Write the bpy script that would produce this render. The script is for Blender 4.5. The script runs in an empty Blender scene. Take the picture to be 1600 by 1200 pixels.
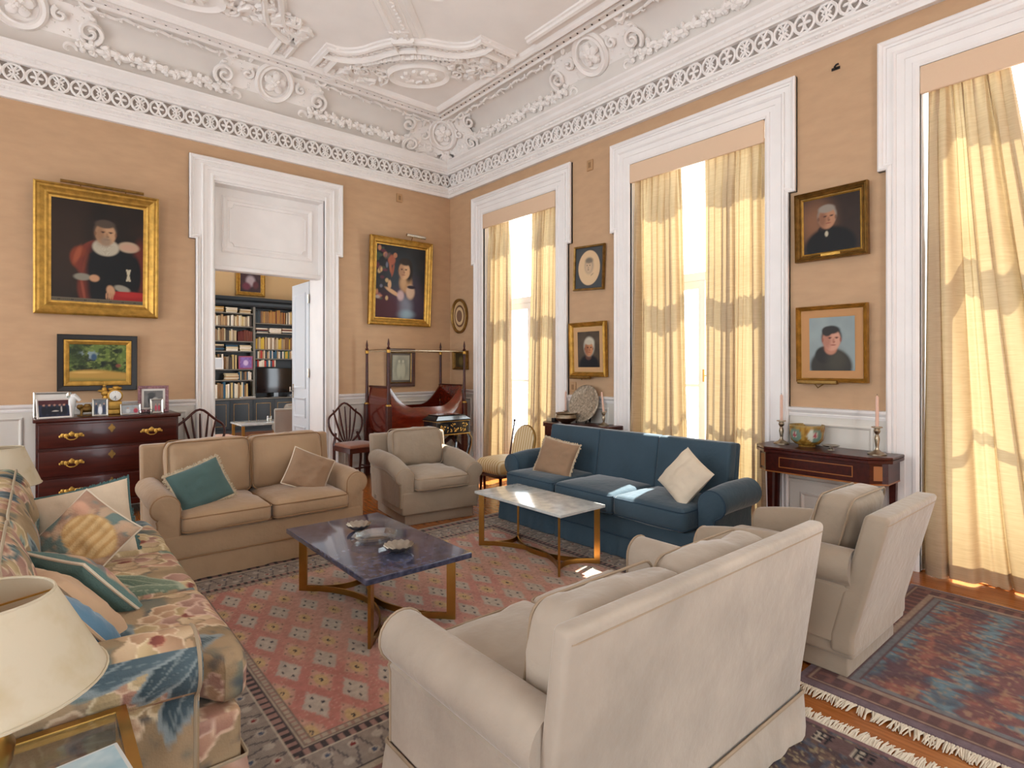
import bpy, bmesh, math, random
import numpy as np
from mathutils import Vector, Matrix
rnd = random.Random(7)
R = math.radians
scene = bpy.context.scene
COL = scene.collection

# ------------------------------------------------------------------ camera, world, sun, exposure
CAM_YAW = 0.70127
cam_d = bpy.data.cameras.new('camera')
cam_d.sensor_width = 36.0
cam_d.lens = 36.0 * 882.04 / 1600.0
cam_d.shift_y = (572.52 - 600.0) / 1600.0
cam_d.clip_start = 0.05
cam = bpy.data.objects.new('camera', cam_d)
cam.location = (0, 0, 1.45)
cam.rotation_euler = (R(90), 0, -CAM_YAW)
COL.objects.link(cam)
scene.camera = cam

world = bpy.data.worlds.new('daylight')
scene.world = world
world.use_nodes = True
wn = world.node_tree
bg = wn.nodes['Background']
bg.inputs[0].default_value = (0.87, 0.94, 1.0, 1)
bg.inputs[1].default_value = 10.3

sun_d = bpy.data.lights.new('sun', 'SUN')
sun_d.energy = 36.0
sun_d.angle = R(0.5)
sun_d.color = (1.0, 0.93, 0.84)
sun = bpy.data.objects.new('sun', sun_d)
sun.rotation_euler = Vector((-1.0, -0.21, -1.50)).to_track_quat('-Z', 'Y').to_euler()
COL.objects.link(sun)

vs = scene.view_settings
vs.view_transform = 'Standard'
vs.look = 'None'
vs.gamma = 1.0
vs.use_curve_mapping = False
vs.exposure = 0.0
scene.cycles.max_bounces = 10
scene.cycles.diffuse_bounces = 7
scene.cycles.glossy_bounces = 4
scene.cycles.transmission_bounces = 8
scene.cycles.transparent_max_bounces = 10
scene.cycles.caustics_reflective = False
scene.cycles.caustics_refractive = False
scene.cycles.sample_clamp_indirect = 8.0

# ------------------------------------------------------------------ key dimensions (metres)
XE, YN, XW, YS = 4.79, 7.128, -2.75, -3.03     # east, north, west, south wall planes
ZC, ZCEIL = 3.972, 4.95                        # cornice foot, flat ceiling
WT = 0.45
WIN_Y = [5.548, 3.007, 0.470, -2.067]          # window centres on the east wall
FILL_SWIN_X = [0.4]                          # unseen south window, added for fill light from behind the viewer
FILL_WWIN_Y = [-0.6, 2.6, 5.3]                      # unseen west windows, added as fill light on the east wall

# ------------------------------------------------------------------ colour and material helpers
def lin(h):
    h = h.lstrip('#')
    v = [int(h[i:i+2], 16) / 255 for i in (0, 2, 4)]
    return tuple(x / 12.92 if x <= 0.04045 else ((x + 0.055) / 1.055) ** 2.4 for x in v)
def L3(h): return np.array(lin(h))
MATS = {}
def mat(name, color='#888888', rough=0.6, metal=0.0, var=0.0, scale=8.0, color2=None, bump=0.0, bscale=60.0, sheen=0.0,
        stretch=None, spec=0.5, attr=False, coat=0.0, detail=4.0, trans=0.0, ior=1.45, varpos=0.5, emit=0.0):
    if name in MATS: return MATS[name]
    m = bpy.data.materials.new(name); m.use_nodes = True
    nt = m.node_tree; b = nt.nodes['Principled BSDF']
    ns, ln = nt.nodes, nt.links
    c = (*lin(color), 1)
    b.inputs['Base Color'].default_value = c
    b.inputs['Roughness'].default_value = rough
    b.inputs['Metallic'].default_value = metal
    b.inputs['Specular IOR Level'].default_value = spec
    b.inputs['Coat Weight'].default_value = coat
    b.inputs['Coat Roughness'].default_value = 0.08
    b.inputs['Transmission Weight'].default_value = trans
    b.inputs['IOR'].default_value = ior
    if sheen:
        b.inputs['Sheen Weight'].default_value = sheen
        b.inputs['Sheen Roughness'].default_value = 0.35
    if emit:
        b.inputs['Emission Color'].default_value = c; b.inputs['Emission Strength'].default_value = emit
    tc = mp = None
    if var or bump:
        tc = ns.new('ShaderNodeTexCoord'); mp = ns.new('ShaderNodeMapping')
        ln.new(tc.outputs['Object'], mp.inputs[0])
        if stretch: mp.inputs['Scale'].default_value = stretch
    src = None
    if attr:
        a = ns.new('ShaderNodeVertexColor'); a.layer_name = 'Col'; src = a.outputs[0]
    if var:
        n = ns.new('ShaderNodeTexNoise'); n.inputs['Scale'].default_value = scale; n.inputs['Detail'].default_value = detail
        ln.new(mp.outputs[0], n.inputs[0])
        if color2 and not attr:
            r = ns.new('ShaderNodeValToRGB'); ln.new(n.outputs[0], r.inputs[0])
            r.color_ramp.elements[0].position = max(0, varpos - 0.5 * (1.0 - var)); r.color_ramp.elements[1].position = min(1, varpos + 0.5 * (1.0 - var))
            r.color_ramp.elements[0].color = c; r.color_ramp.elements[1].color = (*lin(color2), 1)
            src = r.outputs[0]
        else:
            mr = ns.new('ShaderNodeMapRange'); ln.new(n.outputs[0], mr.inputs[0])
            mr.inputs[1].default_value = 0.3; mr.inputs[2].default_value = 0.7
            mr.inputs[3].default_value = 1 - var; mr.inputs[4].default_value = 1 + var
            mx = ns.new('ShaderNodeMix'); mx.data_type = 'RGBA'; mx.blend_type = 'MULTIPLY'; mx.inputs[0].default_value = 1.0
            if src: ln.new(src, mx.inputs[6])
            else: mx.inputs[6].default_value = c
            ln.new(mr.outputs[0], mx.inputs[7]); src = mx.outputs[2]
    if src: ln.new(src, b.inputs['Base Color'])
    if bump:
        n2 = ns.new('ShaderNodeTexNoise'); n2.inputs['Scale'].default_value = bscale; n2.inputs['Detail'].default_value = 3
        ln.new(mp.outputs[0], n2.inputs[0])
        bp = ns.new('ShaderNodeBump'); bp.inputs['Strength'].default_value = min(1, bump); bp.inputs['Distance'].default_value = 0.01
        ln.new(n2.outputs[0], bp.inputs['Height']); ln.new(bp.outputs[0], b.inputs['Normal'])
    MATS[name] = m
    return m
def glass_mat(name, color=(1, 1, 1), rough=0.0, alpha=0.12):
    """thin clear pane: mostly see-through with a little mirror gloss"""
    m = bpy.data.materials.new(name); m.use_nodes = True; nt = m.node_tree; nt.nodes.clear()
    o = nt.nodes.new('ShaderNodeOutputMaterial'); t = nt.nodes.new('ShaderNodeBsdfTransparent'); g = nt.nodes.new('ShaderNodeBsdfGlossy')
    t.inputs[0].default_value = (*color, 1); g.inputs['Roughness'].default_value = rough
    mx = nt.nodes.new('ShaderNodeMixShader'); mx.inputs[0].default_value = alpha
    nt.links.new(t.outputs[0], mx.inputs[1]); nt.links.new(g.outputs[0], mx.inputs[2]); nt.links.new(mx.outputs[0], o.inputs[0])
    MATS[name] = m
    return m
def curtain_mat(name, col, tcol, mix):
    m = bpy.data.materials.new(name); m.use_nodes = True; nt = m.node_tree; nt.nodes.clear()
    ns, ln = nt.nodes, nt.links
    o = ns.new('ShaderNodeOutputMaterial'); d = ns.new('ShaderNodeBsdfDiffuse'); t = ns.new('ShaderNodeBsdfTranslucent')
    tc = ns.new('ShaderNodeTexCoord'); mp = ns.new('ShaderNodeMapping'); mp.inputs['Scale'].default_value = (1, 1, 18)
    n = ns.new('ShaderNodeTexNoise'); n.inputs['Scale'].default_value = 9; n.inputs['Detail'].default_value = 6
    ln.new(tc.outputs['Object'], mp.inputs[0]); ln.new(mp.outputs[0], n.inputs[0])
    for nd, c in ((d, col), (t, tcol)):
        r = ns.new('ShaderNodeValToRGB'); a = lin(c)
        r.color_ramp.elements[0].position = 0.3; r.color_ramp.elements[1].position = 0.7
        r.color_ramp.elements[0].color = (a[0]*0.86, a[1]*0.85, a[2]*0.82, 1); r.color_ramp.elements[1].color = (*a, 1)
        ln.new(n.outputs[0], r.inputs[0]); ln.new(r.outputs[0], nd.inputs[0])
    mx = ns.new('ShaderNodeMixShader'); mx.inputs[0].default_value = mix
    ln.new(d.outputs[0], mx.inputs[1]); ln.new(t.outputs[0], mx.inputs[2]); ln.new(mx.outputs[0], o.inputs[0])
    MATS[name] = m
    return m

# ------------------------------------------------------------------ mesh helpers
def mesh_of(name, V, F, smooth=True, col=None, sharp=35, material=None):
    me = bpy.data.meshes.new(name)
    V = np.asarray(V, dtype=np.float32).reshape(-1, 3)
    if isinstance(F, np.ndarray) and F.ndim == 2:
        k = F.shape[1]; nf = len(F)
        me.vertices.add(len(V)); me.vertices.foreach_set('co', V.ravel())
        me.loops.add(nf * k); me.loops.foreach_set('vertex_index', F.astype(np.int32).ravel())
        me.polygons.add(nf); me.polygons.foreach_set('loop_start', np.arange(0, nf * k, k, dtype=np.int32))
        me.update(calc_edges=True)
        me.validate()
    else:
        me.from_pydata([tuple(map(float, v)) for v in V], [], [tuple(int(i) for i in f) for f in F])
        me.update()
    if smooth:
        me.polygons.foreach_set('use_smooth', [True] * len(me.polygons))
        try: me.set_sharp_from_angle(angle=R(sharp))
        except Exception: pass
    if col is not None:
        ca = me.color_attributes.new('Col', 'FLOAT_COLOR', 'POINT')
        c4 = np.ones((len(V), 4), dtype=np.float32); c4[:, :3] = col
        ca.data.foreach_set('color', c4.ravel())
    if material: me.materials.append(material)
    return me
def ob(name, me, parent=None, loc=(0, 0, 0), rot=(0, 0, 0)):
    o = bpy.data.objects.new(name, me); COL.objects.link(o)
    o.location = loc; o.rotation_euler = rot
    if parent: o.parent = parent
    return o
def mk(name, VF, m, parent=None, loc=(0, 0, 0), rot=(0, 0, 0), smooth=True, col=None, sharp=35):
    return ob(name, mesh_of(name, VF[0], VF[1], smooth, col, sharp, m), parent, loc, rot)
def tag(o, label, cat, group=None, kind=None):
    o['label'] = label; o['category'] = cat
    if group: o['group'] = group
    if kind: o['kind'] = kind
    return o
def thing(name, label, cat, loc=(0, 0, 0), rz=0.0, group=None):
    o = bpy.data.objects.new(name, None); COL.objects.link(o)
    o.location = loc; o.rotation_euler = (0, 0, rz); o.empty_display_size = 0.1
    return tag(o, label, cat, group)
def struct(o): o['kind'] = 'structure'; return o
def sempty(name, loc=(0, 0, 0), rz=0.0):
    o = bpy.data.objects.new(name, None); COL.objects.link(o); o.location = loc; o.rotation_euler = (0, 0, rz); o.empty_display_size = 0.1
    return struct(o)
def dup(root, loc=None, rz=None, parent=None):
    c = root.copy(); COL.objects.link(c)
    if parent: c.parent = parent
    if loc is not None: c.location = loc
    if rz is not None: c.rotation_euler = (0, 0, rz)
    for ch in list(root.children): dup(ch, parent=c)
    return c

def join(*parts):
    V = []; F = []; n = 0
    for v, f in parts:
        v = np.asarray(v, dtype=float).reshape(-1, 3)
        V.append(v); F.extend([tuple(int(i) + n for i in g) for g in f]); n += len(v)
    return np.concatenate(V), F
def xf(VF, loc=(0, 0, 0), rot=(0, 0, 0), sc=(1, 1, 1)):
    M = (Matrix.Translation(loc) @ Matrix.Rotation(rot[2], 4, 'Z') @ Matrix.Rotation(rot[1], 4, 'Y') @ Matrix.Rotation(rot[0], 4, 'X'))
    A = np.array(M)
    v = np.asarray(VF[0], dtype=float) * np.array(sc)
    return v @ A[:3, :3].T + A[:3, 3], VF[1]
def box(x0, x1, y0, y1, z0, z1):
    V = np.array([[x0, y0, z0], [x1, y0, z0], [x1, y1, z0], [x0, y1, z0], [x0, y0, z1], [x1, y0, z1], [x1, y1, z1], [x0, y1, z1]], float)
    return V, [(0, 3, 2, 1), (4, 5, 6, 7), (0, 1, 5, 4), (1, 2, 6, 5), (2, 3, 7, 6), (3, 0, 4, 7)]
def bbox(x0, x1, y0, y1, z0, z1, b=0.006):
    """box with rounded edges"""
    return rbox((x1 - x0) / 2, (y1 - y0) / 2, (z1 - z0) / 2, b, (1, 1, 1), 2, c=((x0 + x1) / 2, (y0 + y1) / 2, (z0 + z1) / 2))
def rbox(hx, hy, hz, r, n=(4, 4, 4), k=3, c=(0, 0, 0), puff=(0, 0, 0)):
    r = min(r, hx * .98, hy * .98, hz * .98)
    ax = []
    for h, m in zip((hx, hy, hz), n):
        a = [-h + r * i / k for i in range(k)]
        a += list(np.linspace(-h + r, h - r, m + 1))
        a += [h - r + r * (i + 1) / k for i in range(k)]
        ax.append(np.array(a))
    nx, ny, nz = map(len, ax)
    I, J, K = np.meshgrid(np.arange(nx), np.arange(ny), np.arange(nz), indexing='ij')
    on = (I == 0) | (I == nx-1) | (J == 0) | (J == ny-1) | (K == 0) | (K == nz-1)
    idx = -np.ones((nx, ny, nz), int); idx[on] = np.arange(on.sum())
    P = np.stack([ax[0][I[on]], ax[1][J[on]], ax[2][K[on]]], 1)
    H = np.array([hx, hy, hz])
    inn = np.clip(P, -(H - r), H - r); d = P - inn
    ln = np.linalg.norm(d, axis=1, keepdims=True); ln[ln == 0] = 1
    Q = inn + r * d / ln
    if any(puff):
        t = 1 - np.clip(np.abs(Q / H), 0, 1) ** 2.2
        for a in range(3):
            if puff[a]:
                b1, b2 = [q for q in range(3) if q != a]
                Q[:, a] += puff[a] * np.clip(Q[:, a] / H[a], -1, 1) * t[:, b1] * t[:, b2]
    Fs = []
    def quads(A, flip):
        q = np.stack([A[:-1, :-1], A[1:, :-1], A[1:, 1:], A[:-1, 1:]], -1).reshape(-1, 4)
        Fs.append(q[:, ::-1] if flip else q)
    quads(idx[:, :, 0], True); quads(idx[:, :, -1], False)
    quads(idx[:, 0, :], False); quads(idx[:, -1, :], True)
    quads(idx[0, :, :], True); quads(idx[-1, :, :], False)
    return Q + np.array(c), np.concatenate(Fs)
def loft(rings, cap=True, close=True):
    m = len(rings[0]); V = np.concatenate([np.asarray(r, float) for r in rings]); F = []
    for i in range(len(rings) - 1):
        for j in range(m if close else m - 1):
            a = i * m + j; b = i * m + (j + 1) % m
            F.append((a, b, b + m, a + m))
    if cap:
        F.append(tuple(range(m - 1, -1, -1))); n = (len(rings) - 1) * m
        F.append(tuple(range(n, n + m)))
    return V, F
def lathe(prof, n=24, c=(0, 0, 0), sx=1, sy=1, cap=True):
    rings = [[(r * math.cos(2*math.pi*i/n) * sx + c[0], r * math.sin(2*math.pi*i/n) * sy + c[1], z + c[2]) for i in range(n)] for r, z in prof]
    return loft(rings, cap)
def tube(path, r, n=8, closed=False, cap=True):
    P = [Vector(p) for p in path]; N = len(P)
    rs = r if hasattr(r, '__len__') else [r] * N
    rings = []; up = None
    for i in range(N):
        a = P[(i - 1) % N] if closed or i > 0 else P[i]; b = P[(i + 1) % N] if closed or i < N - 1 else P[i]
        t = (b - a).normalized() if (b - a).length > 1e-9 else Vector((0, 0, 1))
        if up is None:
            up = Vector((0, 0, 1)) if abs(t.z) < 0.9 else Vector((1, 0, 0))
        u = (up - t * up.dot(t))
        if u.length < 1e-6: u = t.orthogonal()
        u.normalize(); up = u
        w = t.cross(u)
        rings.append([tuple(P[i] + rs[i] * (math.cos(2*math.pi*k/n) * u + math.sin(2*math.pi*k/n) * w)) for k in range(n)])
    if closed: rings.append(rings[0])
    V, F = loft(rings, cap and not closed)
    return V, F
def bar(p, q, w, h=None):
    """rectangular bar between two points"""
    h = h or w; p, q = Vector(p), Vector(q); t = (q - p).normalized()
    u = Vector((0, 0, 1)) if abs(t.z) < 0.95 else Vector((0, 1, 0))
    s = t.cross(u).normalized(); u = s.cross(t)
    rings = [[tuple(c + s * a * w / 2 + u * b * h / 2) for a, b in ((-1, -1), (1, -1), (1, 1), (-1, 1))] for c in (p, q)]
    return loft(rings)
def ball(c, rx, ry=None, rz=None, n=8, m=6, rot=(0, 0, 0)):
    ry = ry or rx; rz = rz or rx
    V, F = lathe([(math.sin(math.pi * i / m), -math.cos(math.pi * i / m)) for i in range(1, m)], n)
    return xf((V, F), c, rot, (rx, ry, rz))
def prism(poly, h0, h1, frame=None):
    """extrude a plane polygon; frame maps (a, b, h) to xyz"""
    frame = frame or (lambda a, b, h: (a, b, h))
    return loft([[frame(a, b, h0) for a, b in poly], [frame(a, b, h1) for a, b in poly]])
def sweep2d(path, prof, closed=True, frame=None):
    """profile [(offset to the left of travel, height)] along a mitred plane path"""
    frame = frame or (lambda a, b, h: (a, b, h))
    P = [np.array(p, float) for p in path]; N = len(P); rings = []
    for i in range(N):
        d1 = P[i] - P[i - 1] if (closed or i > 0) else P[i + 1] - P[i]
        d2 = P[(i + 1) % N] - P[i] if (closed or i < N - 1) else d1
        n1 = np.array([-d1[1], d1[0]]) / np.linalg.norm(d1); n2 = np.array([-d2[1], d2[0]]) / np.linalg.norm(d2)
        b = n1 + n2; b = b / max(0.35, (1 + n1 @ n2))
        rings.append([frame(P[i][0] + b[0] * o, P[i][1] + b[1] * o, h) for o, h in prof])
    if closed: rings.append(rings[0])
    return loft(rings, cap=not closed, close=True)
def rect(x0, x1, y0, y1): return [(x0, y0), (x1, y0), (x1, y1), (x0, y1)]
def hole_wall(us, zs, holes, t, frame):
    """wall slab on a u-z grid with openings; frame maps (u, z, depth) to xyz"""
    us = sorted(set(us)); zs = sorted(set(zs)); ix = {}; V = []; F = []
    def v(u, z, d):
        k = (round(u, 4), round(z, 4), round(d, 4))
        if k not in ix: ix[k] = len(V); V.append(frame(u, z, d))
        return ix[k]
    def solid(i, j):
        if not (0 <= i < len(us) - 1 and 0 <= j < len(zs) - 1): return False
        a = (us[i] + us[i+1]) / 2; b = (zs[j] + zs[j+1]) / 2
        return not any(h[0] < a < h[1] and h[2] < b < h[3] for h in holes)
    for i in range(len(us) - 1):
        for j in range(len(zs) - 1):
            if not solid(i, j): continue
            a, b, c, d = us[i], us[i+1], zs[j], zs[j+1]
            F.append((v(a, c, 0), v(b, c, 0), v(b, d, 0), v(a, d, 0)))
            F.append((v(a, c, t), v(a, d, t), v(b, d, t), v(b, c, t)))
            for (di, dj), (p, q) in {(-1, 0): ((a, c), (a, d)), (1, 0): ((b, d), (b, c)), (0, -1): ((b, c), (a, c)), (0, 1): ((a, d), (b, d))}.items():
                if not solid(i + di, j + dj):
                    F.append((v(*p, 0), v(*q, 0), v(*q, t), v(*p, t)))
    return np.array(V, float), F
def gridsheet(nu, nv, fn):
    U, W = np.meshgrid(np.linspace(0, 1, nu), np.linspace(0, 1, nv), indexing='ij')
    P = np.stack(fn(U, W), -1).reshape(-1, 3)
    I = np.arange(nu * nv).reshape(nu, nv)
    F = np.stack([I[:-1, :-1], I[1:, :-1], I[1:, 1:], I[:-1, 1:]], -1).reshape(-1, 4)
    return P, F
# numpy value noise
_tab = np.random.RandomState(3).rand(256 * 4)
_prm = np.random.RandomState(5).permutation(1024)
def _h(i, j, s=0): return _tab[_prm[(_prm[(i + 131 * s) & 1023] + j) & 1023]]
def noise2(x, y, s=0):
    xi = np.floor(x).astype(int); yi = np.floor(y).astype(int); fx = x - xi; fy = y - yi
    fx = fx * fx * (3 - 2 * fx); fy = fy * fy * (3 - 2 * fy)
    return (_h(xi, yi, s) * (1 - fx) + _h(xi + 1, yi, s) * fx) * (1 - fy) + (_h(xi, yi + 1, s) * (1 - fx) + _h(xi + 1, yi + 1, s) * fx) * fy
def fbm(x, y, s=0, o=3):
    t = 0; a = 0.5
    for k in range(o): t = t + a * noise2(x * 2 ** k, y * 2 ** k, s + k); a *= 0.5
    return t / (1 - 0.5 ** o)
# ------------------------------------------------------------------ shared materials
M_wall = mat('wall_silk', '#bd9b79', 0.75, var=0.05, scale=5, bump=0.25, bscale=220, stretch=(1, 1, 3))
M_white = mat('white_paint', '#e9e6e3', 0.45, var=0.03, scale=4)
M_dado = mat('dado_paint', '#d3cfc6', 0.5, var=0.04, scale=3)
M_ceil = mat('ceiling_plaster', '#ece8e4', 0.8, var=0.03, scale=3)
M_recess = mat('frieze_ground', '#9a9088', 0.9)  # ground paint, greyed further to hold the shade of the recess
M_grey = mat('cove_ground', '#d9d4ce', 0.85, var=0.03, scale=3)  # plaster greyed, the cove's shade put into its colour
M_dot = mat('hole_shade', '#4c443e', 0.9)  # dark colour standing for the shade inside drilled holes
M_board = mat('floor_board', '#a5622c', 0.24, var=0.5, scale=5, color2='#7c4218', stretch=(14, 1, 1), coat=0.25, varpos=0.55)
M_brass = mat('brass', '#b58c4a', 0.28, metal=1.0, var=0.08, scale=12)
M_gilt = mat('gilt', '#b58c42', 0.42, metal=0.75, var=0.25, scale=18, bump=0.2, bscale=90)
M_gilt_dark = mat('gilt_dark', '#8a6a38', 0.42, metal=0.8, var=0.3, scale=20, bump=0.2, bscale=90)
M_glass = glass_mat('window_glass', (0.96, 0.98, 0.97), 0.0, 0.06)
M_mahog = mat('mahogany', '#4c1a10', 0.30, var=0.45, scale=4, color2='#2c0c08', stretch=(1, 9, 9), coat=0.12, spec=.35)
M_silver = mat('silver', '#b9b2a6', 0.25, metal=1.0, var=0.15, scale=20)

fE = lambda a, b, h: (XE - h, a, b)        # plane of the east wall, h into the room
fN = lambda a, b, h: (a, YN - h, b)        # plane of the north wall

# ------------------------------------------------------------------ floor, walls, ceiling
floor = struct(mk('floor', box(XW, XE + WT, YS, YN + WT, -0.06, -0.012), M_board))
pw = 0.137; nb = int((XE + 0.42 - XW) / pw)
plank_me = mesh_of('plank', *box(-pw/2 + 0.001, pw/2 - 0.001, YS, YN + 0.44, -0.012, 0.0), smooth=False, material=M_board)
for i in range(nb):
    ob('plank', plank_me, floor, (XW + (i + 0.5) * pw, 0, rnd.uniform(-0.0005, 0)))

IN_H, TOP_I = 0.716, 3.565
holesE = [(c - IN_H, c + IN_H, 0.0, TOP_I) for c in WIN_Y]
us = [YS - WT, YN + WT] + [v for h in holesE for v in h[:2]]
struct(mk('wall_east', hole_wall(us, [0, TOP_I, 5.0], holesE, WT, lambda u, z, d: (XE + d, u, z)), M_wall, smooth=False))
DX0, DX1, DZ = 1.558, 2.843, 3.577
struct(mk('wall_north', hole_wall([XW - WT, DX0, DX1, XE], [0, DZ, 5.0], [(DX0, DX1, 0, DZ)], WT, lambda u, z, d: (u, YN + d, z)), M_wall, smooth=False))
holesW = [(y - 0.65, y + 0.65, 0.0, 3.5) for y in FILL_WWIN_Y]
struct(mk('wall_west', hole_wall([YS, YN] + [v for h in holesW for v in h[:2]], [0, 3.5, 5.0], holesW, WT, lambda u, z, d: (XW - d, u, z)), M_wall, smooth=False))
holesS = [(x - 0.75, x + 0.75, 0.0, 3.5) for x in FILL_SWIN_X]
us = [XW - WT, XE] + [v for h in holesS for v in h[:2]]
struct(mk('wall_south', hole_wall(us, [0, 3.5, 5.0], holesS, WT, lambda u, z, d: (u, YS - d, z)), M_wall, smooth=False))
ceiling = struct(mk('ceiling', box(XW - WT, XE + WT, YS - WT, YN + WT, ZCEIL, ZCEIL + 0.1), M_ceil, smooth=False))

def room_ring(prof):
    """profile [(distance from the wall, height)] carried round the four walls"""
    rings = []
    for x, y, sx, sy in ((XW, YS, 1, 1), (XE, YS, -1, 1), (XE, YN, -1, -1), (XW, YN, 1, -1)):
        rings.append([(x + sx * d, y + sy * d, z) for d, z in prof])
    rings.append(rings[0])
    return loft(rings, cap=False, close=False)
# cornice: lower moulding, frieze ground, upper moulding, cove
corn = struct(mk('trim_1', room_ring([(0, ZC), (0.045, ZC), (0.05, ZC + .02), (0.05, ZC + .045), (0.062, ZC + .055), (0.062, ZC + .07), (0.085, ZC + .09), (0.085, ZC + .105), (0.075, ZC + .115), (0.092, ZC + .125), (0.092, ZC + .14), (0.06, ZC + .145)]), M_white, sharp=25))
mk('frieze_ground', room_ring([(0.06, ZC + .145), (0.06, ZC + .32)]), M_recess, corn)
mk('crown_moulding', room_ring([(0.06, ZC + .32), (0.10, ZC + .322), (0.10, ZC + .345), (0.115, ZC + .355), (0.115, ZC + .38), (0.13, ZC + .385), (0.15, ZC + .41), (0.155, ZC + .44), (0.185, ZC + .47), (0.19, ZC + .49), (0.10, ZC + .495)]), M_white, corn, sharp=25)
cove = [(0.10, ZC + .495)]
for i in range(13):
    a = i / 12 * math.pi / 2
    cove.append((0.10 + 0.33 * (1 - math.cos(a)), ZC + 0.495 + (ZCEIL - ZC - 0.535) * math.sin(a) ** 0.9))
cove_o = mk('cove', room_ring(cove), M_grey, corn)
mk('cove_border', room_ring([(0.42, ZCEIL - .045), (0.43, ZCEIL - .06), (0.445, ZCEIL - .06), (0.45, ZCEIL - .03), (0.50, ZCEIL - .03), (0.51, ZCEIL - .05), (0.53, ZCEIL - .05), (0.535, ZCEIL - .02), (0.58, ZCEIL - .02), (0.585, ZCEIL - .055), (0.61, ZCEIL - .06), (0.635, ZCEIL - .04), (0.65, ZCEIL)]), M_ceil, corn, sharp=25)
def cove_pt(t):
    """t 0 at the cornice, 1 at the ceiling -> (distance, height, normal tilt)"""
    a = t * math.pi / 2
    return 0.10 + 0.33 * (1 - math.cos(a)), ZC + 0.495 + (ZCEIL - ZC - 0.535) * math.sin(a) ** 0.9, a
# rope mouldings of the cornice: rows of small beads
def bead_row(d, z, step, r, name, m, flat=1.0, upto=None):
    parts = []
    s = (r, r, r * flat)
    V0, F0 = ball((0, 0, 0), 1, n=6, m=4)
    Vs = []; Fs = []; n = 0
    def put(x, y):
        nonlocal n
        Vs.append(V0 * np.array(s) + np.array([x, y, z])); Fs.append(np.array([list(f) + [f[-1]] * (6 - len(f)) for f in F0]) + n); n += len(V0)
    x = XE - d
    while x > XW + d: put(x, YN - d); x -= step
    y = YN - d - step
    while y > -0.5: put(XE - d, y); y -= step
    V = np.concatenate(Vs); F = [tuple(dict.fromkeys(map(int, f))) for fs in Fs for f in fs]
    o = mk(name, (V, F), m, corn); o['kind'] = 'stuff'
bead_row(0.068, ZC + .078, 0.05, 0.014, 'leaf_bead', M_white, 0.8)
bead_row(0.11, ZC + .365, 0.07, 0.016, 'leaf_bead', M_white, 0.8)
bead_row(0.475, ZCEIL - .032, 0.10, 0.012, 'hole_shade_bead', M_dot, 0.5)
bead_row(0.557, ZCEIL - .022, 0.16, 0.020, 'leaf_bead', M_ceil, 0.7)

# frieze: one openwork roundel after another
def roundel(kind):
    ps = []
    r = 0.088; n = 20
    def ring(cx, cz, rad, w, a0=0, a1=2*math.pi, nn=n, h=0.024):
        full = abs(a1 - a0 - 2*math.pi) < 1e-6
        path = [(cx + rad*math.cos(a0 + (a1-a0)*i/nn), cz + rad*math.sin(a0 + (a1-a0)*i/nn)) for i in range(nn + (0 if full else 1))]
        return sweep2d(path, [(-w/2, 0), (-w/2, h*.7), (0, h), (w/2, h*.7), (w/2, 0)], closed=full, frame=lambda a, b, h_: (a, -h_, b))
    ps.append(ring(0, 0, r - .011, 0.022))
    for s in (-1, 1):
        ps.append(ring(s * 0.092, 0, r + .004, 0.019, (R(180) if s > 0 else 0) - R(58), (R(180) if s > 0 else 0) + R(58), 12))
    fr = lambda a, b, h: (a, -h, b)
    if kind == 0:
        for k in range(4):
            a = k * math.pi / 2
            ps.append(ball((0.024*math.cos(a), -0.010, 0.024*math.sin(a)), 0.030, 0.012, 0.016, n=8, m=4, rot=(0, -a, 0)))
        ps.append(ball((0, -0.014, 0), 0.013, n=8, m=4))
    else:
        for k in range(4):
            a = math.pi/4 + k * math.pi / 2
            ps.append(ball((0.038*math.cos(a), -0.010, 0.038*math.sin(a)), 0.032, 0.010, 0.011, n=6, m=4, rot=(0, -a, 0)))
        ps.append(sweep2d([(0.032, 0), (0, 0.032), (-0.032, 0), (0, -0.032)], [(-.005, 0), (-.005, .02), (.005, .02), (.005, 0)], True, fr))
    return join(*ps)
rme = [mesh_of('frieze_roundel', *roundel(k), material=M_white) for k in (0, 1)]
stp = 0.166; zf = ZC + 0.2325
for i in range(43): ob('frieze_roundel', rme[i % 2], corn, (XE - 0.13 - i * stp, YN - 0.061, zf))
for i in range(39): ob('frieze_roundel', rme[i % 2], corn, (XE - 0.061, YN - 0.20 - i * stp, zf), (0, 0, R(-90)))

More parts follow.
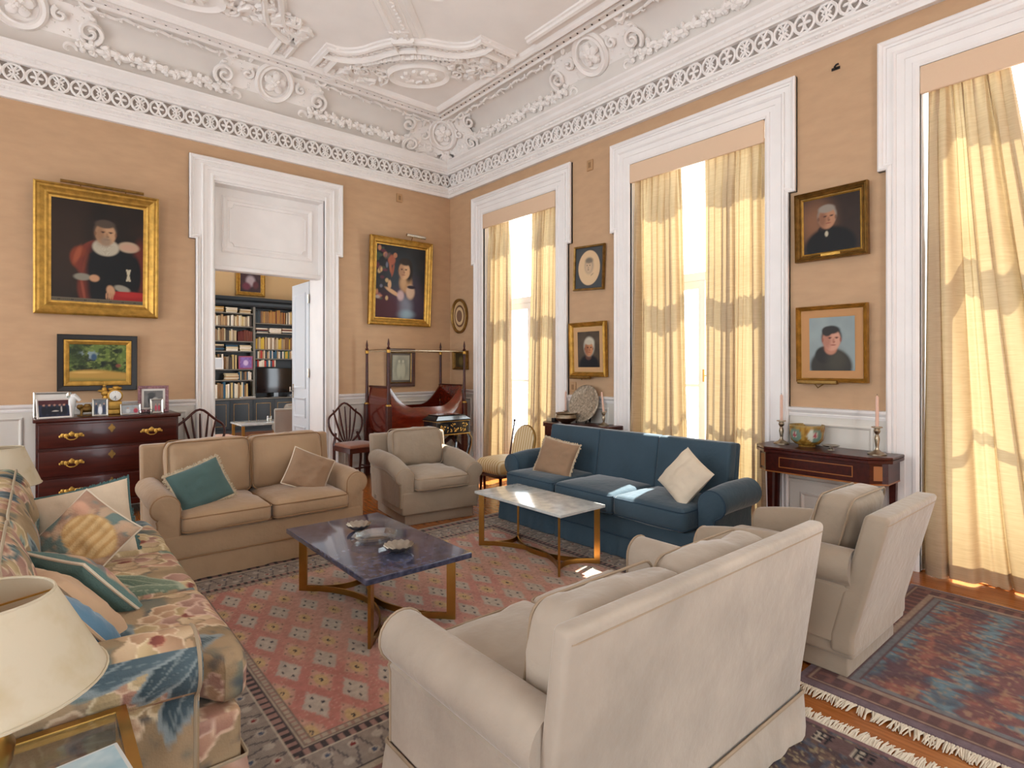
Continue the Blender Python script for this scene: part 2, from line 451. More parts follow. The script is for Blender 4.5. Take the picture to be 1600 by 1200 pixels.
# ------------------------------------------------------------------ plaster ornament of cove and ceiling
def spiral(r0, turns, n=26, flip=1, start=0.0):
    return [(flip * r0 * (1 - .82*i/n) * math.cos(start + 2*math.pi*turns*i/n), r0 * (1 - .82*i/n) * math.sin(start + 2*math.pi*turns*i/n)) for i in range(n + 1)]
def cartouche_parts(parent, w=1.0, h=0.56, corner=False):
    def mk(nm, VF, m, par, **k):
        V = np.array(VF[0], float)
        if corner: V[:, 1] -= np.maximum(0, np.abs(V[:, 0]) - .10) * .62
        return globals()['mk'](nm, (V, VF[1]), m, par, **k)
    """local frame: x along the wall, z up the cove, -y out of it"""
    P3 = lambda a, b, o=0.0: (a, -o, b)
    out = []
    n = 60
    for i in range(n):
        a = 2*math.pi*i/n; ca, sa = math.cos(a), math.sin(a)
        rr = (abs(ca) ** 3.2 + abs(sa) ** 3.2) ** (-1/3.2) * (1 + 0.07*math.cos(6*a))
        out.append((w*0.46*rr*ca, h*0.44*rr*sa))
    mk('shield', loft([[P3(a, b, -.004) for a, b in out]] + [[P3(a*k, b*k, .018) for a, b in out] for k in (1, .85, .7, .55, .4, .25, .05)], cap=False), M_ceil, parent, sharp=40)
    rs = random.Random(8); sc_ = []
    for i in range(0, n, 2):
        a_, b_ = out[i]; sc_.append(ball(P3(a_*.97, b_*.97, .026), .030, .016, .018, n=6, m=4, rot=(0, -math.atan2(b_, a_) + rs.uniform(-.5, .5), 0)))
    for i in range(70):
        a_, b_ = rs.uniform(-.40, .40)*w, rs.uniform(-.36, .36)*h
        if (a_/.2)**2 + (b_/.2)**2 > 1: sc_.append(ball(P3(a_, b_, .020), .013, .008, .011, n=5, m=3))
    o = mk('leaf_edging', join(*sc_), M_ceil, parent); o['kind'] = 'stuff'
    rx, rz = (0.135, 0.15) if not corner else (0.12, 0.15)
    ringp = [(rx*1.15*math.cos(2*math.pi*i/32), rz*1.1*math.sin(2*math.pi*i/32)) for i in range(32)]
    mk('medallion_ring', sweep2d(ringp, [(-.028, 0), (-.03, .03), (-.01, .05), (0.012, .034), (.03, .04), (.035, 0)], True, lambda a, b, h_: P3(a, b, h_ + .01)), M_ceil, parent, sharp=30)
    ps = []
    for k in range(5):
        a = 2*math.pi*k/5 + .3
        ps.append(ball(P3(0.055*math.cos(a), 0.055*math.sin(a), .035), 0.055, 0.03, 0.042, n=8, m=5, rot=(0, -a, 0)))
    for k in range(4):
        a = 2*math.pi*k/4 + .9
        ps.append(ball(P3(0.03*math.cos(a), 0.03*math.sin(a), .055), 0.03, 0.022, 0.024, n=7, m=4, rot=(0, -a, 0)))
    ps.append(ball(P3(0, 0, .07), 0.02, n=8, m=5))
    mk('flower', join(*ps), M_ceil, parent)
    for s in (-1, 1):
        for (cx, cz, r0, tn, st) in ((0.43*w, 0.30*h, 0.075, 1.4, 1.2), (0.44*w, -0.10*h, 0.090, 1.5, -1.0), (0.31*w, 0.43*h, 0.060, 1.2, 2.4), (0.31*w, -0.40*h, 0.07, 1.2, -2.4), (0.2*w, 0.46*h, 0.055, 1.2, 0.5), (0.25*w, 0.02*h, 0.05, 1.1, 2.0)):
            sp = spiral(r0, tn, 22, s, st)
            path = [P3(s*cx + a, cz + b, .03 + .02*i/22) for i, (a, b) in enumerate(sp)]
            mk('scroll', tube(path, [0.021 - .009*i/22 for i in range(23)], 6), M_ceil, parent)
        leafp = [P3(s*(0.16 + 0.012*i)*w, (0.40 - .012*i*i*.25)*h, .03 + .01*math.sin(i)) for i in range(9)]
        mk('acanthus', tube(leafp, [.012 + .02*math.sin(math.pi*i/8) for i in range(9)], 6), M_ceil, parent)
    lf = []
    for k in (-2, -1, 0, 1, 2):
        a = -math.pi/2 + k*0.42
        ln = 0.10 - 0.012*abs(k)
        lf.append(ball(P3(0.055*math.cos(a)*1.0, -0.40*h + 0.055*math.sin(a), .035 - .004*abs(k)), ln*.62, 0.02, 0.022, n=7, m=5, rot=(0, -a, 0)))
    mk('hanging_leaf', join(*lf), M_ceil, parent)
    lf = []
    for k in (-2, -1, 0, 1, 2):
        a = math.pi/2 + k*0.5
        lf.append(ball(P3(0.05*math.cos(a)*1.6, 0.42*h + 0.03*math.sin(a), .04), 0.05, 0.022, 0.022, n=7, m=5, rot=(0, -a, 0)))
    mk('crest_leaf', join(*lf), M_ceil, parent)
orn_n = [2]
CART = 1.2
def cartouche(x, y, rz, tilt=0.72, t=0.55, corner=False, w=1.0):
    e = sempty('trim_%d' % orn_n[0]); orn_n[0] += 1
    e.location = (x, y, cove_pt(t)[1]); e.rotation_mode = 'XYZ'
    e.rotation_euler = (tilt, 0, rz)
    e.scale = (CART, 1.5, CART)
    cartouche_parts(e, w=w, corner=corner)
    return e
dct = cove_pt(0.55)[0]
cartouche(2.15, YN - dct - .01, 0)
cartouche(-0.12, YN - dct - .01, 0)
cartouche(XE - dct - .01, 4.07, R(-90))
cartouche(XE - dct - .01, 1.50, R(-90))
cartouche(XE - dct - .10, YN - dct - .10, R(-45), tilt=0.62, corner=True, w=0.80, t=0.50)
# garlands: a bound leafy rope low in the cove and a light festoon high up
def garland(p0, p1, t, step, r, leaf, name):
    """leafy rope between two wall positions; p = ('n', x) or ('e', y)"""
    d, z, a = cove_pt(t)
    side, s0 = p0; s1 = p1[1]
    nseg = max(4, int(abs(s1 - s0) / step))
    def P(s, o, up):
        # o out of the cove, up along it
        dd = d + o*math.cos(a*.9) + up*math.sin(a*.9); zz = z - o*math.sin(a*.9) + up*math.cos(a*.9)
        return (s, YN - dd, zz) if side == 'n' else (XE - dd, s, zz)
    ps = []
    path = [P(s0 + (s1 - s0)*i/(nseg*4), .012 + .008*math.sin(i*1.57), .012*math.sin(i*1.57/2)) for i in range(nseg*4 + 1)]
    ps.append(tube(path, [r*(0.62 + 0.38*abs(math.sin(i*math.pi/4))) for i in range(len(path))], 6))
    rr = random.Random(int(abs(s0)*100) + int(t*50))
    for i in range(nseg + 1):
        s = s0 + (s1 - s0)*i/nseg
        for q in range(leaf):
            an = rr.uniform(0, 6.28)
            o = P(s + rr.uniform(-.35, .35)*step*.6, .02 + rr.uniform(0, .015), rr.uniform(-1, 1)*r*1.5)
            ps.append(ball(o, r*rr.uniform(.7, 1.3), r*rr.uniform(.4, .8), r*rr.uniform(.5, .9), n=6, m=4, rot=(rr.uniform(-1, 1), an, rr.uniform(-1, 1))))
    o = mk(name, join(*ps), M_ceil, corn); o['kind'] = 'stuff'
for a, b in ((4.36, 2.62), (1.68, 0.34), (-0.58, -2.3)): garland(('n', a), ('n', b), 0.20, 0.10, 0.036, 7, 'lower_garland'); garland(('n', a), ('n', b), 0.84, 0.14, 0.017, 4, 'upper_festoon')
for a, b in ((6.69, 4.56), (3.60, 2.00), (1.0, -0.9)): garland(('e', a), ('e', b), 0.20, 0.10, 0.036, 7, 'lower_garland'); garland(('e', a), ('e', b), 0.84, 0.14, 0.017, 4, 'upper_festoon')

# flat ceiling: moulded bands round lunettes, diagonal ribs
CX, CY = (XW + XE) / 2, (YS + YN) / 2
def smooth_path(pts, it=2):
    for _ in range(it):
        q = [pts[0]]
        for a, b in zip(pts[:-1], pts[1:]):
            q += [(a[0]*.75 + b[0]*.25, a[1]*.75 + b[1]*.25), (a[0]*.25 + b[0]*.75, a[1]*.25 + b[1]*.75)]
        q.append(pts[-1]); pts = q
    return pts
mir = lambda p: (p[1] - 2.36, p[0] + 2.36)
curve = smooth_path([(2.42, 5.95), (2.58, 5.94), (2.72, 5.80), (2.80, 5.58), (2.92, 5.38), (3.07, 5.24)])
half = [(2.40, 6.46), (2.40, 5.95)] + curve[1:]
corner_path = half + [mir(p) for p in half[::-1][1:]]
midh = [(2.19, 6.46), (2.19, 5.96)] + smooth_path([(2.19, 5.96), (2.06, 5.94), (1.93, 5.80), (1.84, 5.50), (1.70, 5.32), (1.40, 5.22), (CX, 5.20)])[1:]
mid_path = midh + [(2*CX - x, y) for x, y in midh[::-1][1:]]
BAND = [(0, 0), (0, -.022), (.02, -.028), (.025, -.052), (.055, -.060), (.06, -.034), (.075, -.030), (.08, -.016), (.17, -.016), (.175, -.05), (.2, -.072), (.215, -.05), (.23, -.045), (.235, 0)]
def ceil_band(path, name, flipx=False, flipy=False, left=True):
    p = [((2*CX - x) if flipx else x, (2*CY - y) if flipy else y) for x, y in path]
    s = -1 if (flipx != flipy) else 1
    if not left: s = -s
    prof = [(s*o, ZCEIL + h) for o, h in BAND]
    e = sempty('trim_%d' % orn_n[0]); orn_n[0] += 1
    mk('moulded_band', sweep2d(p, prof, closed=False), M_ceil, e, sharp=25)
    # leaf rope in the middle of the band
    ps = []; acc = 0; last = None
    for a, b in zip(p[:-1], p[1:]):
        L_ = math.hypot(b[0]-a[0], b[1]-a[1]); dx, dy = (b[0]-a[0])/L_, (b[1]-a[1])/L_
        t = (0.055 - acc) if acc < 0.055 else 0
        while t < L_:
            cx, cy = a[0] + dx*t - dy*s*.125, a[1] + dy*t + dx*s*.125
            ps.append(ball((cx, cy, ZCEIL - .022), 0.034, 0.018, 0.026, n=6, m=4, rot=(0, 0, math.atan2(dy, dx) + .5)))
            t += 0.055
        acc = (acc + L_) % 0.055
    o = mk('leaf_rope', join(*ps), M_ceil, e); o['kind'] = 'stuff'
    return e
for fy in (False, True):
    for fx in (False, True): ceil_band(corner_path, 'corner', fx, fy, left=True)
    ceil_band(mid_path, 'mid', False, fy, left=False)
# long straight bands by the windows
struct_side = sempty('trim_%d' % orn_n[0]); orn_n[0] += 1
for sx in (1, -1):
    path = [(CX + sx*2.96, 4.50), (CX + sx*2.96, -0.45)]
    mk('moulded_band', sweep2d(path, [((o)*sx, ZCEIL + h) for o, h in BAND], closed=False), M_ceil, struct_side, sharp=25)
# diagonal ribs
ribs = sempty('trim_%d' % orn_n[0]); orn_n[0] += 1
for fx in (False, True):
    for fy in (False, True):
        fl = lambda x, y: ((2*CX - x) if fx else x, (2*CY - y) if fy else y)
        a, b = fl(3.02, 5.28), fl(2.30, 4.56)
        prof = [(o, ZCEIL + h) for o, h in [(-.18, 0), (-.18, -.012), (-.15, -.03), (-.12, -.034), (-.11, -.015), (-.06, -.012), (-.05, -.025), (.05, -.025), (.06, -.012), (.11, -.015), (.12, -.034), (.15, -.03), (.18, -.012), (.18, 0)]]
        rb = mk('diagonal_rib', sweep2d([a, b], prof, closed=False), M_ceil, ribs, sharp=25)
        ps = []
        for k in range(18):
            t = k / 17
            ps.append(ball((a[0] + (b[0]-a[0])*t, a[1] + (b[1]-a[1])*t, ZCEIL - .03), 0.032, 0.018, 0.018, n=6, m=4, rot=(0, 0, 0.785 + (1 if k % 2 else -1)*.6)))
        o = mk('rib_leaves', join(*ps), M_ceil, rb); o['kind'] = 'stuff'
# central moulding the ribs run into
cen = [(CX + a*1.0, CY + b) for a, b in ((1.62, 2.55), (1.85, 2.42), (1.9, 2.2), (1.9, -2.2), (1.62, -2.55), (-1.62, -2.55), (-1.9, -2.2), (-1.9, 2.2), (-1.62, 2.55))]
mk('centre_moulding', sweep2d(cen, [(o, ZCEIL + h) for o, h in [(0, 0), (0, -.02), (.03, -.03), (.06, -.015), (.1, -.03), (.12, 0)]], closed=True), M_ceil, ribs, sharp=25)
# lunette reliefs: a shell-like oval amid foliage
def lunette(x, y, ang, sc=1.0):
    e = sempty('trim_%d' % orn_n[0], (x, y, ZCEIL), ang); orn_n[0] += 1
    oval = [(0.30*sc*math.cos(2*math.pi*i/36), 0.20*sc*math.sin(2*math.pi*i/36)) for i in range(36)]
    mk('oval_boss', loft([[(a*k, b*k, z) for a, b in oval] for k, z in ((1, 0.002), (1, -.02), (.93, -.065), (.8, -.035), (.5, -.045), (.12, -.06))]), M_ceil, e)
    rr = random.Random(int(x*10 + y*7))
    ps = []
    for k in range(9):
        a = math.pi*2*k/9
        ps.append(ball((0.13*sc*math.cos(a), 0.085*sc*math.sin(a), -.05), .05*sc, .03*sc, .035, n=7, m=4, rot=(0, 0, a + .6)))
    ps.append(ball((0, 0, -.045), .05*sc, .04*sc, .025, n=8, m=5))
    mk('boss_flower', join(*ps), M_ceil, e)
    for side in (-1, 1):
        ps = []
        for k in range(46):
            u = rr.uniform(0.28, 0.86)*side; v = rr.uniform(-.24, .30)*(1.15 - abs(u))
            ps.append(ball((u*sc, v*sc + .04, -.014), rr.uniform(.03, .075)*sc, rr.uniform(.015, .03)*sc, rr.uniform(.03, .06), n=6, m=4, rot=(0, 0, rr.uniform(0, 3.14))))
        for k in range(6):
            sp = spiral(rr.uniform(.05, .09)*sc, 1.3, 16, side, rr.uniform(0, 6))
            cx, cy = rr.uniform(.32, .75)*side*sc, rr.uniform(-.10, .16)*sc
            ps.append(tube([(cx + a, cy + b, -.022) for a, b in sp], [.016 - .006*i/16 for i in range(17)], 6))
        o = mk('foliage', join(*ps), M_ceil, e); o['kind'] = 'stuff'
    ps = []
    for k in range(24):
        u = -0.42 + .84*k/23
        ps.append(ball((u*sc, (.24 + .06*math.cos(u*4))*sc, -.03), .045*sc, .03*sc, .05, n=6, m=4, rot=(0, 0, rr.uniform(0, 3))))
    o = mk('crest_foliage', join(*ps), M_ceil, e); o['kind'] = 'stuff'
lunette(3.50, 5.86, R(-45) + math.pi, 1.30)
lunette(2*CX - 3.50, 5.86, R(45) + math.pi, 1.30)
lunette(CX, 5.92, math.pi, 1.35)

# ------------------------------------------------------------------ windows of the east wall
W_LO, W_UP, Z_EAR, Z_TOP = 0.917, 0.973, 2.885, 3.828
def build_window(i, c):
    e = sempty('window_%d' % (i + 1))
    outer = [(c + W_LO, 0), (c + W_LO, Z_EAR), (c + W_UP, Z_EAR), (c + W_UP, Z_TOP), (c - W_UP, Z_TOP), (c - W_UP, Z_EAR), (c - W_LO, Z_EAR), (c - W_LO, 0)]
    inner = [(c - IN_H, 0), (c - IN_H, TOP_I), (c + IN_H, TOP_I), (c + IN_H, 0)]
    mk('architrave', prism(outer + inner, 0.0, 0.022, fE), M_white, e, smooth=False)
    mk('outer_moulding', sweep2d(outer, [(0, 0), (0, .048), (.012, .056), (.03, .046), (.036, .036), (.05, .034), (.055, .02)], False, fE), M_white, e, sharp=25)
    for off, nm in ((0.0, 'fascia'),):
        path = [(c + IN_H + .165, 0), (c + IN_H + .165, TOP_I + .165), (c - IN_H - .165, TOP_I + .165), (c - IN_H - .165, 0)]
        mk('inner_moulding', sweep2d(path, [(0, .02), (0, .042), (.012, .047), (.024, .038), (.026, .031), (.075, .031), (.078, .024), (.12, .024), (.125, .036), (.145, .040), (.165, .03), (.165, -.02)], False, fE), M_white, e, sharp=25)
    # casement: outer frame, two leaves, glazing bars, panes
    d = -0.30
    fr = lambda a, b, h: (XE + 0.30 - h, a, b)
    mk('casement_frame', join(box(XE + .23, XE + .30, c - IN_H, c - IN_H + .05, 0, TOP_I), box(XE + .23, XE + .30, c + IN_H - .05, c + IN_H, 0, TOP_I), box(XE + .23, XE + .30, c - IN_H + .05, c + IN_H - .05, 0, .04), box(XE + .23, XE + .30, c - IN_H + .05, c + IN_H - .05, TOP_I - .06, TOP_I)), M_white, e, smooth=False)
    mk('transom', box(XE + .22, XE + .31, c - IN_H, c + IN_H, 2.30, 2.38), M_white, e, smooth=False)
    for s in (-1, 1):
        y0, y1 = sorted((c + s*.008, c + s*(IN_H - .05)))
        lf = mk('casement_leaf', join(box(XE + .235, XE + .285, y0, y0 + .07, .04, 2.30), box(XE + .235, XE + .285, y1 - .07, y1, .04, 2.30), box(XE + .235, XE + .285, y0 + .07, y1 - .07, .04, .30), box(XE + .235, XE + .285, y0 + .07, y1 - .07, 2.22, 2.30)), M_white, e, smooth=False)
        zs = [0.30, 1.26, 2.22]
        for z in zs[1:-1]: mk('glazing_bar', box(XE + .245, XE + .275, y0 + .07, y1 - .07, z - .016, z + .016), M_white, lf, smooth=False)
        for z0, z1 in zip(zs[:-1], zs[1:]): mk('pane', box(XE + .258, XE + .262, y0 + .07, y1 - .07, z0 + .01, z1 - .01), M_glass, lf, smooth=False)
        mk('fanlight_pane', box(XE + .258, XE + .262, y0, y1, 2.38, TOP_I - .06), M_glass, e, smooth=False)
    mk('handle', join(tube([(XE + .20, c, 1.30), (XE + .20, c, 1.42)], .010, 8), tube([(XE + .235, c, 1.36), (XE + .20, c, 1.36)], .008, 8)), M_brass, e)
    mk('reveal_lining', join(box(XE - .0, XE + .23, c - IN_H, c - IN_H + .006, .008, TOP_I), box(XE - .0, XE + .23, c + IN_H - .006, c + IN_H, .008, TOP_I), box(XE - .0, XE + .23, c - IN_H + .006, c + IN_H - .006, TOP_I - .006, TOP_I)), M_white, e, smooth=False)
    mk('threshold', box(XE + .02, XE + WT, c - IN_H, c + IN_H, -.012, .008), M_board, e, smooth=False)
    return e
for i, c in enumerate(WIN_Y): build_window(i, c)
for i, x in enumerate(FILL_SWIN_X):  # added out of view for fill light
    e = sempty('window_%d' % (i + 5))
    fS = lambda a, b, h: (a, YS + h, b)
    pth = [(x - .93, 0), (x - .93, 3.72), (x + .93, 3.72), (x + .93, 0)]
    mk('architrave', sweep2d(pth, [(0, 0), (0, .05), (-.05, .04), (-.18, .03), (-.18, 0)], False, fS), M_white, e)
    mk('casement_frame', join(box(x - .75, x - .69, YS - .3, YS - .24, 0, 3.5), box(x + .69, x + .75, YS - .3, YS - .24, 0, 3.5), box(x - .69, x + .69, YS - .3, YS - .24, 2.7, 2.8), box(x - .05, x + .05, YS - .3, YS - .24, 0, 2.7)), M_white, e, smooth=False)
for i, y in enumerate(FILL_WWIN_Y):  # added out of view to light the wall opposite
    e = sempty('window_%d' % (i + 8))
    fW = lambda a, b, h: (XW + h, a, b)
    mk('architrave', sweep2d([(y + .83, 0), (y + .83, 3.70), (y - .83, 3.70), (y - .83, 0)], [(0, 0), (0, .05), (.05, .04), (.18, .03), (.18, 0)], False, fW), M_white, e)
    mk('casement_frame', join(box(XW - .3, XW - .24, y - .65, y - .59, 0, 3.5), box(XW - .3, XW - .24, y + .59, y + .65, 0, 3.5), box(XW - .3, XW - .24, y - .59, y + .59, 2.3, 2.38), box(XW - .3, XW - .24, y - .05, y + .05, 0, 2.3)), M_white, e, smooth=False)
def portal(name, loc, rot, w, h):
    ld = bpy.data.lights.new(name, 'AREA'); ld.shape = 'RECTANGLE'; ld.size = w; ld.size_y = h
    ld.cycles.is_portal = True
    o = bpy.data.objects.new(name, ld); COL.objects.link(o); o.location = loc; o.rotation_euler = rot
for c in WIN_Y: portal('daylight_portal', (XE + WT + .01, c, TOP_I/2), (0, R(90), 0), TOP_I, 2*IN_H)
for y in FILL_WWIN_Y: portal('daylight_portal', (XW - WT - .01, y, 1.75), (0, R(-90), 0), 3.5, 1.3)
for x in FILL_SWIN_X: portal('daylight_portal', (x, YS - WT - .01, 1.75), (R(90), 0, 0), 1.5, 3.5)

# ------------------------------------------------------------------ dado, skirting
def dado_run(o, a0, a1, zcap, fr, panels=True):
    """wainscot between two positions of a wall"""
    mk('wainscot', prism(rect(a0, a1, 0.0, zcap - .02), 0, .016, fr), M_dado, o, smooth=False)
    V, F = loft([[fr(a, zcap + dz, h) for h, dz in ((0, -.07), (.022, -.07), (.028, -.05), (.024, -.045), (.045, -.02), (.05, 0), (0, 0.004))] for a in (a0, a1)])
    mk('dado_cap', (V, F), M_white, o, sharp=25)
    mk('rail', loft([[fr(a, .50 + dz, h) for h, dz in ((.012, 0), (.03, .005), (.03, .03), (.012, .036))] for a in (a0, a1)]), M_dado, o, smooth=False)
    if panels and a1 - a0 > .3:
        n = max(1, round((a1 - a0) / 1.2)); w = (a1 - a0) / n
        for k in range(n):
            p0, p1 = a0 + k*w + .09, a0 + (k + 1)*w - .09
            for z0, z1 in ((.60, zcap - .12), (.17, .43)):
                mk('panel_moulding', sweep2d(rect(p0, p1, z0, z1), [(0, .014), (0, .026), (.012, .03), (.025, .022), (.03, .014)], True, fr), M_dado, o, sharp=25)
t_n = sempty('trim_%d' % orn_n[0]); orn_n[0] += 1
dado_run(t_n, XW, 1.37, 1.083, fN); dado_run(t_n, 3.023, XE, 1.083, fN)
t_e = sempty('trim_%d' % orn_n[0]); orn_n[0] += 1
for a0, a1 in ((WIN_Y[0] + W_LO, YN), (WIN_Y[1] + W_LO, WIN_Y[0] - W_LO), (WIN_Y[2] + W_LO, WIN_Y[1] - W_LO), (WIN_Y[3] + W_LO, WIN_Y[2] - W_LO)):
    dado_run(t_e, a0, a1, 1.117, fE)
M_skirt = M_dado
bn = sempty('baseboard_north'); be = sempty('baseboard_east')
prof_sk = ((0, 0), (.026, 0), (.026, .10), (.018, .125), (0, .13))
for a0, a1 in ((XW, 1.37), (3.023, XE)): mk('skirting', loft([[fN(a, z, h + .004) for h, z in prof_sk] for a in (a0, a1)]), M_skirt, bn, smooth=False)
for a0, a1 in ((WIN_Y[0] + W_LO, YN), (WIN_Y[1] + W_LO, WIN_Y[0] - W_LO), (WIN_Y[2] + W_LO, WIN_Y[1] - W_LO)): mk('skirting', loft([[fE(a, z, h + .004) for h, z in prof_sk] for a in (a0, a1)]), M_skirt, be, smooth=False)

# ------------------------------------------------------------------ doorway of the north wall
door = sempty('door_1')
dl, du, ze, zt = (1.37, 3.023), (1.305, 3.082), 2.88, 3.82
outer = [(dl[1], 0), (dl[1], ze), (du[1], ze), (du[1], zt), (du[0], zt), (du[0], ze), (dl[0], ze), (dl[0], 0)]
inner = [(DX0, 0), (DX0, DZ), (DX1, DZ), (DX1, 0)]
mk('architrave', prism(outer + inner, 0, .022, fN), M_white, door, smooth=False)
fNm = fN
def sweepN(path, prof): return sweep2d(path, prof, False, fN)
mk('outer_moulding', sweepN(outer, [(0, 0), (0, .05), (.012, .058), (.028, .046), (.034, .036), (.048, .034), (.055, .02)]), M_white, door, sharp=25)
pth = [(DX1 + .13, 0), (DX1 + .13, DZ + .165), (DX0 - .13, DZ + .165), (DX0 - .13, 0)]
mk('inner_moulding', sweepN(pth, [(0, .02), (0, .042), (.012, .047), (.024, .038), (.026, .031), (.06, .031), (.063, .024), (.095, .024), (.10, .036), (.115, .040), (.13, .03), (.13, -.02)]), M_white, door, sharp=25)
fP = lambda a, b, h: (a, YN + 0.16 - h, b)
mk('overdoor_panel', prism(rect(DX0, DX1, 2.60, DZ), 0, -.05, fP), M_white, door, smooth=False)
mk('panel_moulding', sweep2d(rect(1.68, 2.75, 2.80, 3.47), [(0, 0), (0, .02), (.015, .028), (.035, .018), (.05, .012), (.055, 0)], True, fP), M_white, door, sharp=25)
x0, x1, z0, z1, nn = 1.765, 2.665, 2.885, 3.385, 0.05
notch = []
for cx, cz, a0 in ((x0, z0, 90), (x1, z0, 180), (x1, z1, 270), (x0, z1, 0)):
    for k in range(5):
        a = R(a0 - 22.5*k); notch.append((cx + nn*math.cos(a), cz + nn*math.sin(a)))
mk('panel_moulding', sweep2d(notch, [(-.008, 0), (-.006, .012), (0.004, .014), (.008, 0)], True, fP), M_white, door, sharp=25)
mk('transom_rail', bbox(DX0, DX1, YN + .06, YN + .20, 2.575, 2.625, .008), M_white, door)
mk('jamb', join(box(DX0 - .02, DX0 + .015, YN + .0, YN + WT, 0, DZ), box(DX1 - .015, DX1 + .02, YN + .0, YN + WT, 0, DZ), box(DX0 + .015, DX1 - .015, YN, YN + WT, DZ - .02, DZ + .02)), M_white, door, smooth=False)
# open leaf, hinged at the right jamb and swung into the library
M_leaf = mat('leaf_cool_light', '#cfd6dc', 0.4)  # white leaf, its cool tint puts the library daylight into the colour
leaf = mk('door_leaf', bbox(DX1 - .025, DX1 + .02, YN + WT + .01, YN + WT + .655, .01, 2.60, .004), M_leaf, door)
fL = lambda a, b, h: (DX1 - .025 - h, a, b)
for z0, z1 in ((.18, .62), (.74, 1.02), (1.14, 2.46)):
    mk('leaf_panel', sweep2d(rect(YN + WT + .12, YN + WT + .55, z0, z1)[::-1], [(0, 0), (0, .010), (-.012, .014), (-.03, .006), (-.035, 0)], True, fL), M_leaf, leaf)
mk('door_handle', join(tube([(DX1 - .03, YN + WT + .60, 1.10), (DX1 - .07, YN + WT + .60, 1.10), (DX1 - .07, YN + WT + .60, 1.16)], .011, 8), box(DX1 - .032, DX1 - .024, YN + WT + .585, YN + WT + .615, 1.0, 1.2)), M_silver, leaf)
for z in (.35, 1.3, 2.3): mk('hinge', tube([(DX1 - .03, YN + WT - .0, z), (DX1 - .03, YN + WT - .0, z + .12)], .012, 8), M_silver, leaf)

# ------------------------------------------------------------------ the library beyond
LX0, LX1, LY0, LY1, LZ = 0.3, 6.2, YN + WT, 13.75, 4.5
M_libw = mat('library_wall', '#c9ab7e', 0.8)
struct(mk('floor_library', box(LX0, LX1, LY0 - .02, LY1, -.06, 0.0), M_board, smooth=False))
struct(mk('wall_library_north', box(LX0, LX1, LY1, LY1 + .2, 0, LZ), M_libw, smooth=False))
struct(mk('wall_library_east', box(LX1, LX1 + .2, LY0, LY1, 0, LZ), M_libw, smooth=False))
struct(mk('wall_library_west', hole_wall([LY0, 8.7, 9.7, 11.0, 12.4, LY1], [0, .2, 1.2, 3.3, LZ], [(8.7, 9.7, 1.2, 3.3), (11.0, 12.4, .2, 3.3)], .3, lambda u, z, d: (LX0 - d, u, z)), M_libw, smooth=False))  # unseen openings added to light the library and the door leaf
struct(mk('ceiling_library', box(LX0 - .3, LX1 + .2, LY0, LY1 + .2, LZ, LZ + .1), M_ceil, smooth=False))
for y, z_, h_, w_ in ((11.7, 1.75, 3.1, 1.4), (9.2, 2.25, 2.1, 1.0)): portal('daylight_portal', (LX0 - .31, y, z_), (0, R(-90), 0), h_, w_)
# ------------------------------------------------------------------ painted patterns kept as point colours
def put(col, mask, c, a=1.0):
    m = (np.clip(mask, 0, 1) * a)[..., None]
    col[:] = col * (1 - m) + L3(c) * m if isinstance(c, str) else col * (1 - m) + c * m
def sstep(e0, e1, x):
    t = np.clip((x - e0) / (e1 - e0), 0, 1); return t * t * (3 - 2 * t)

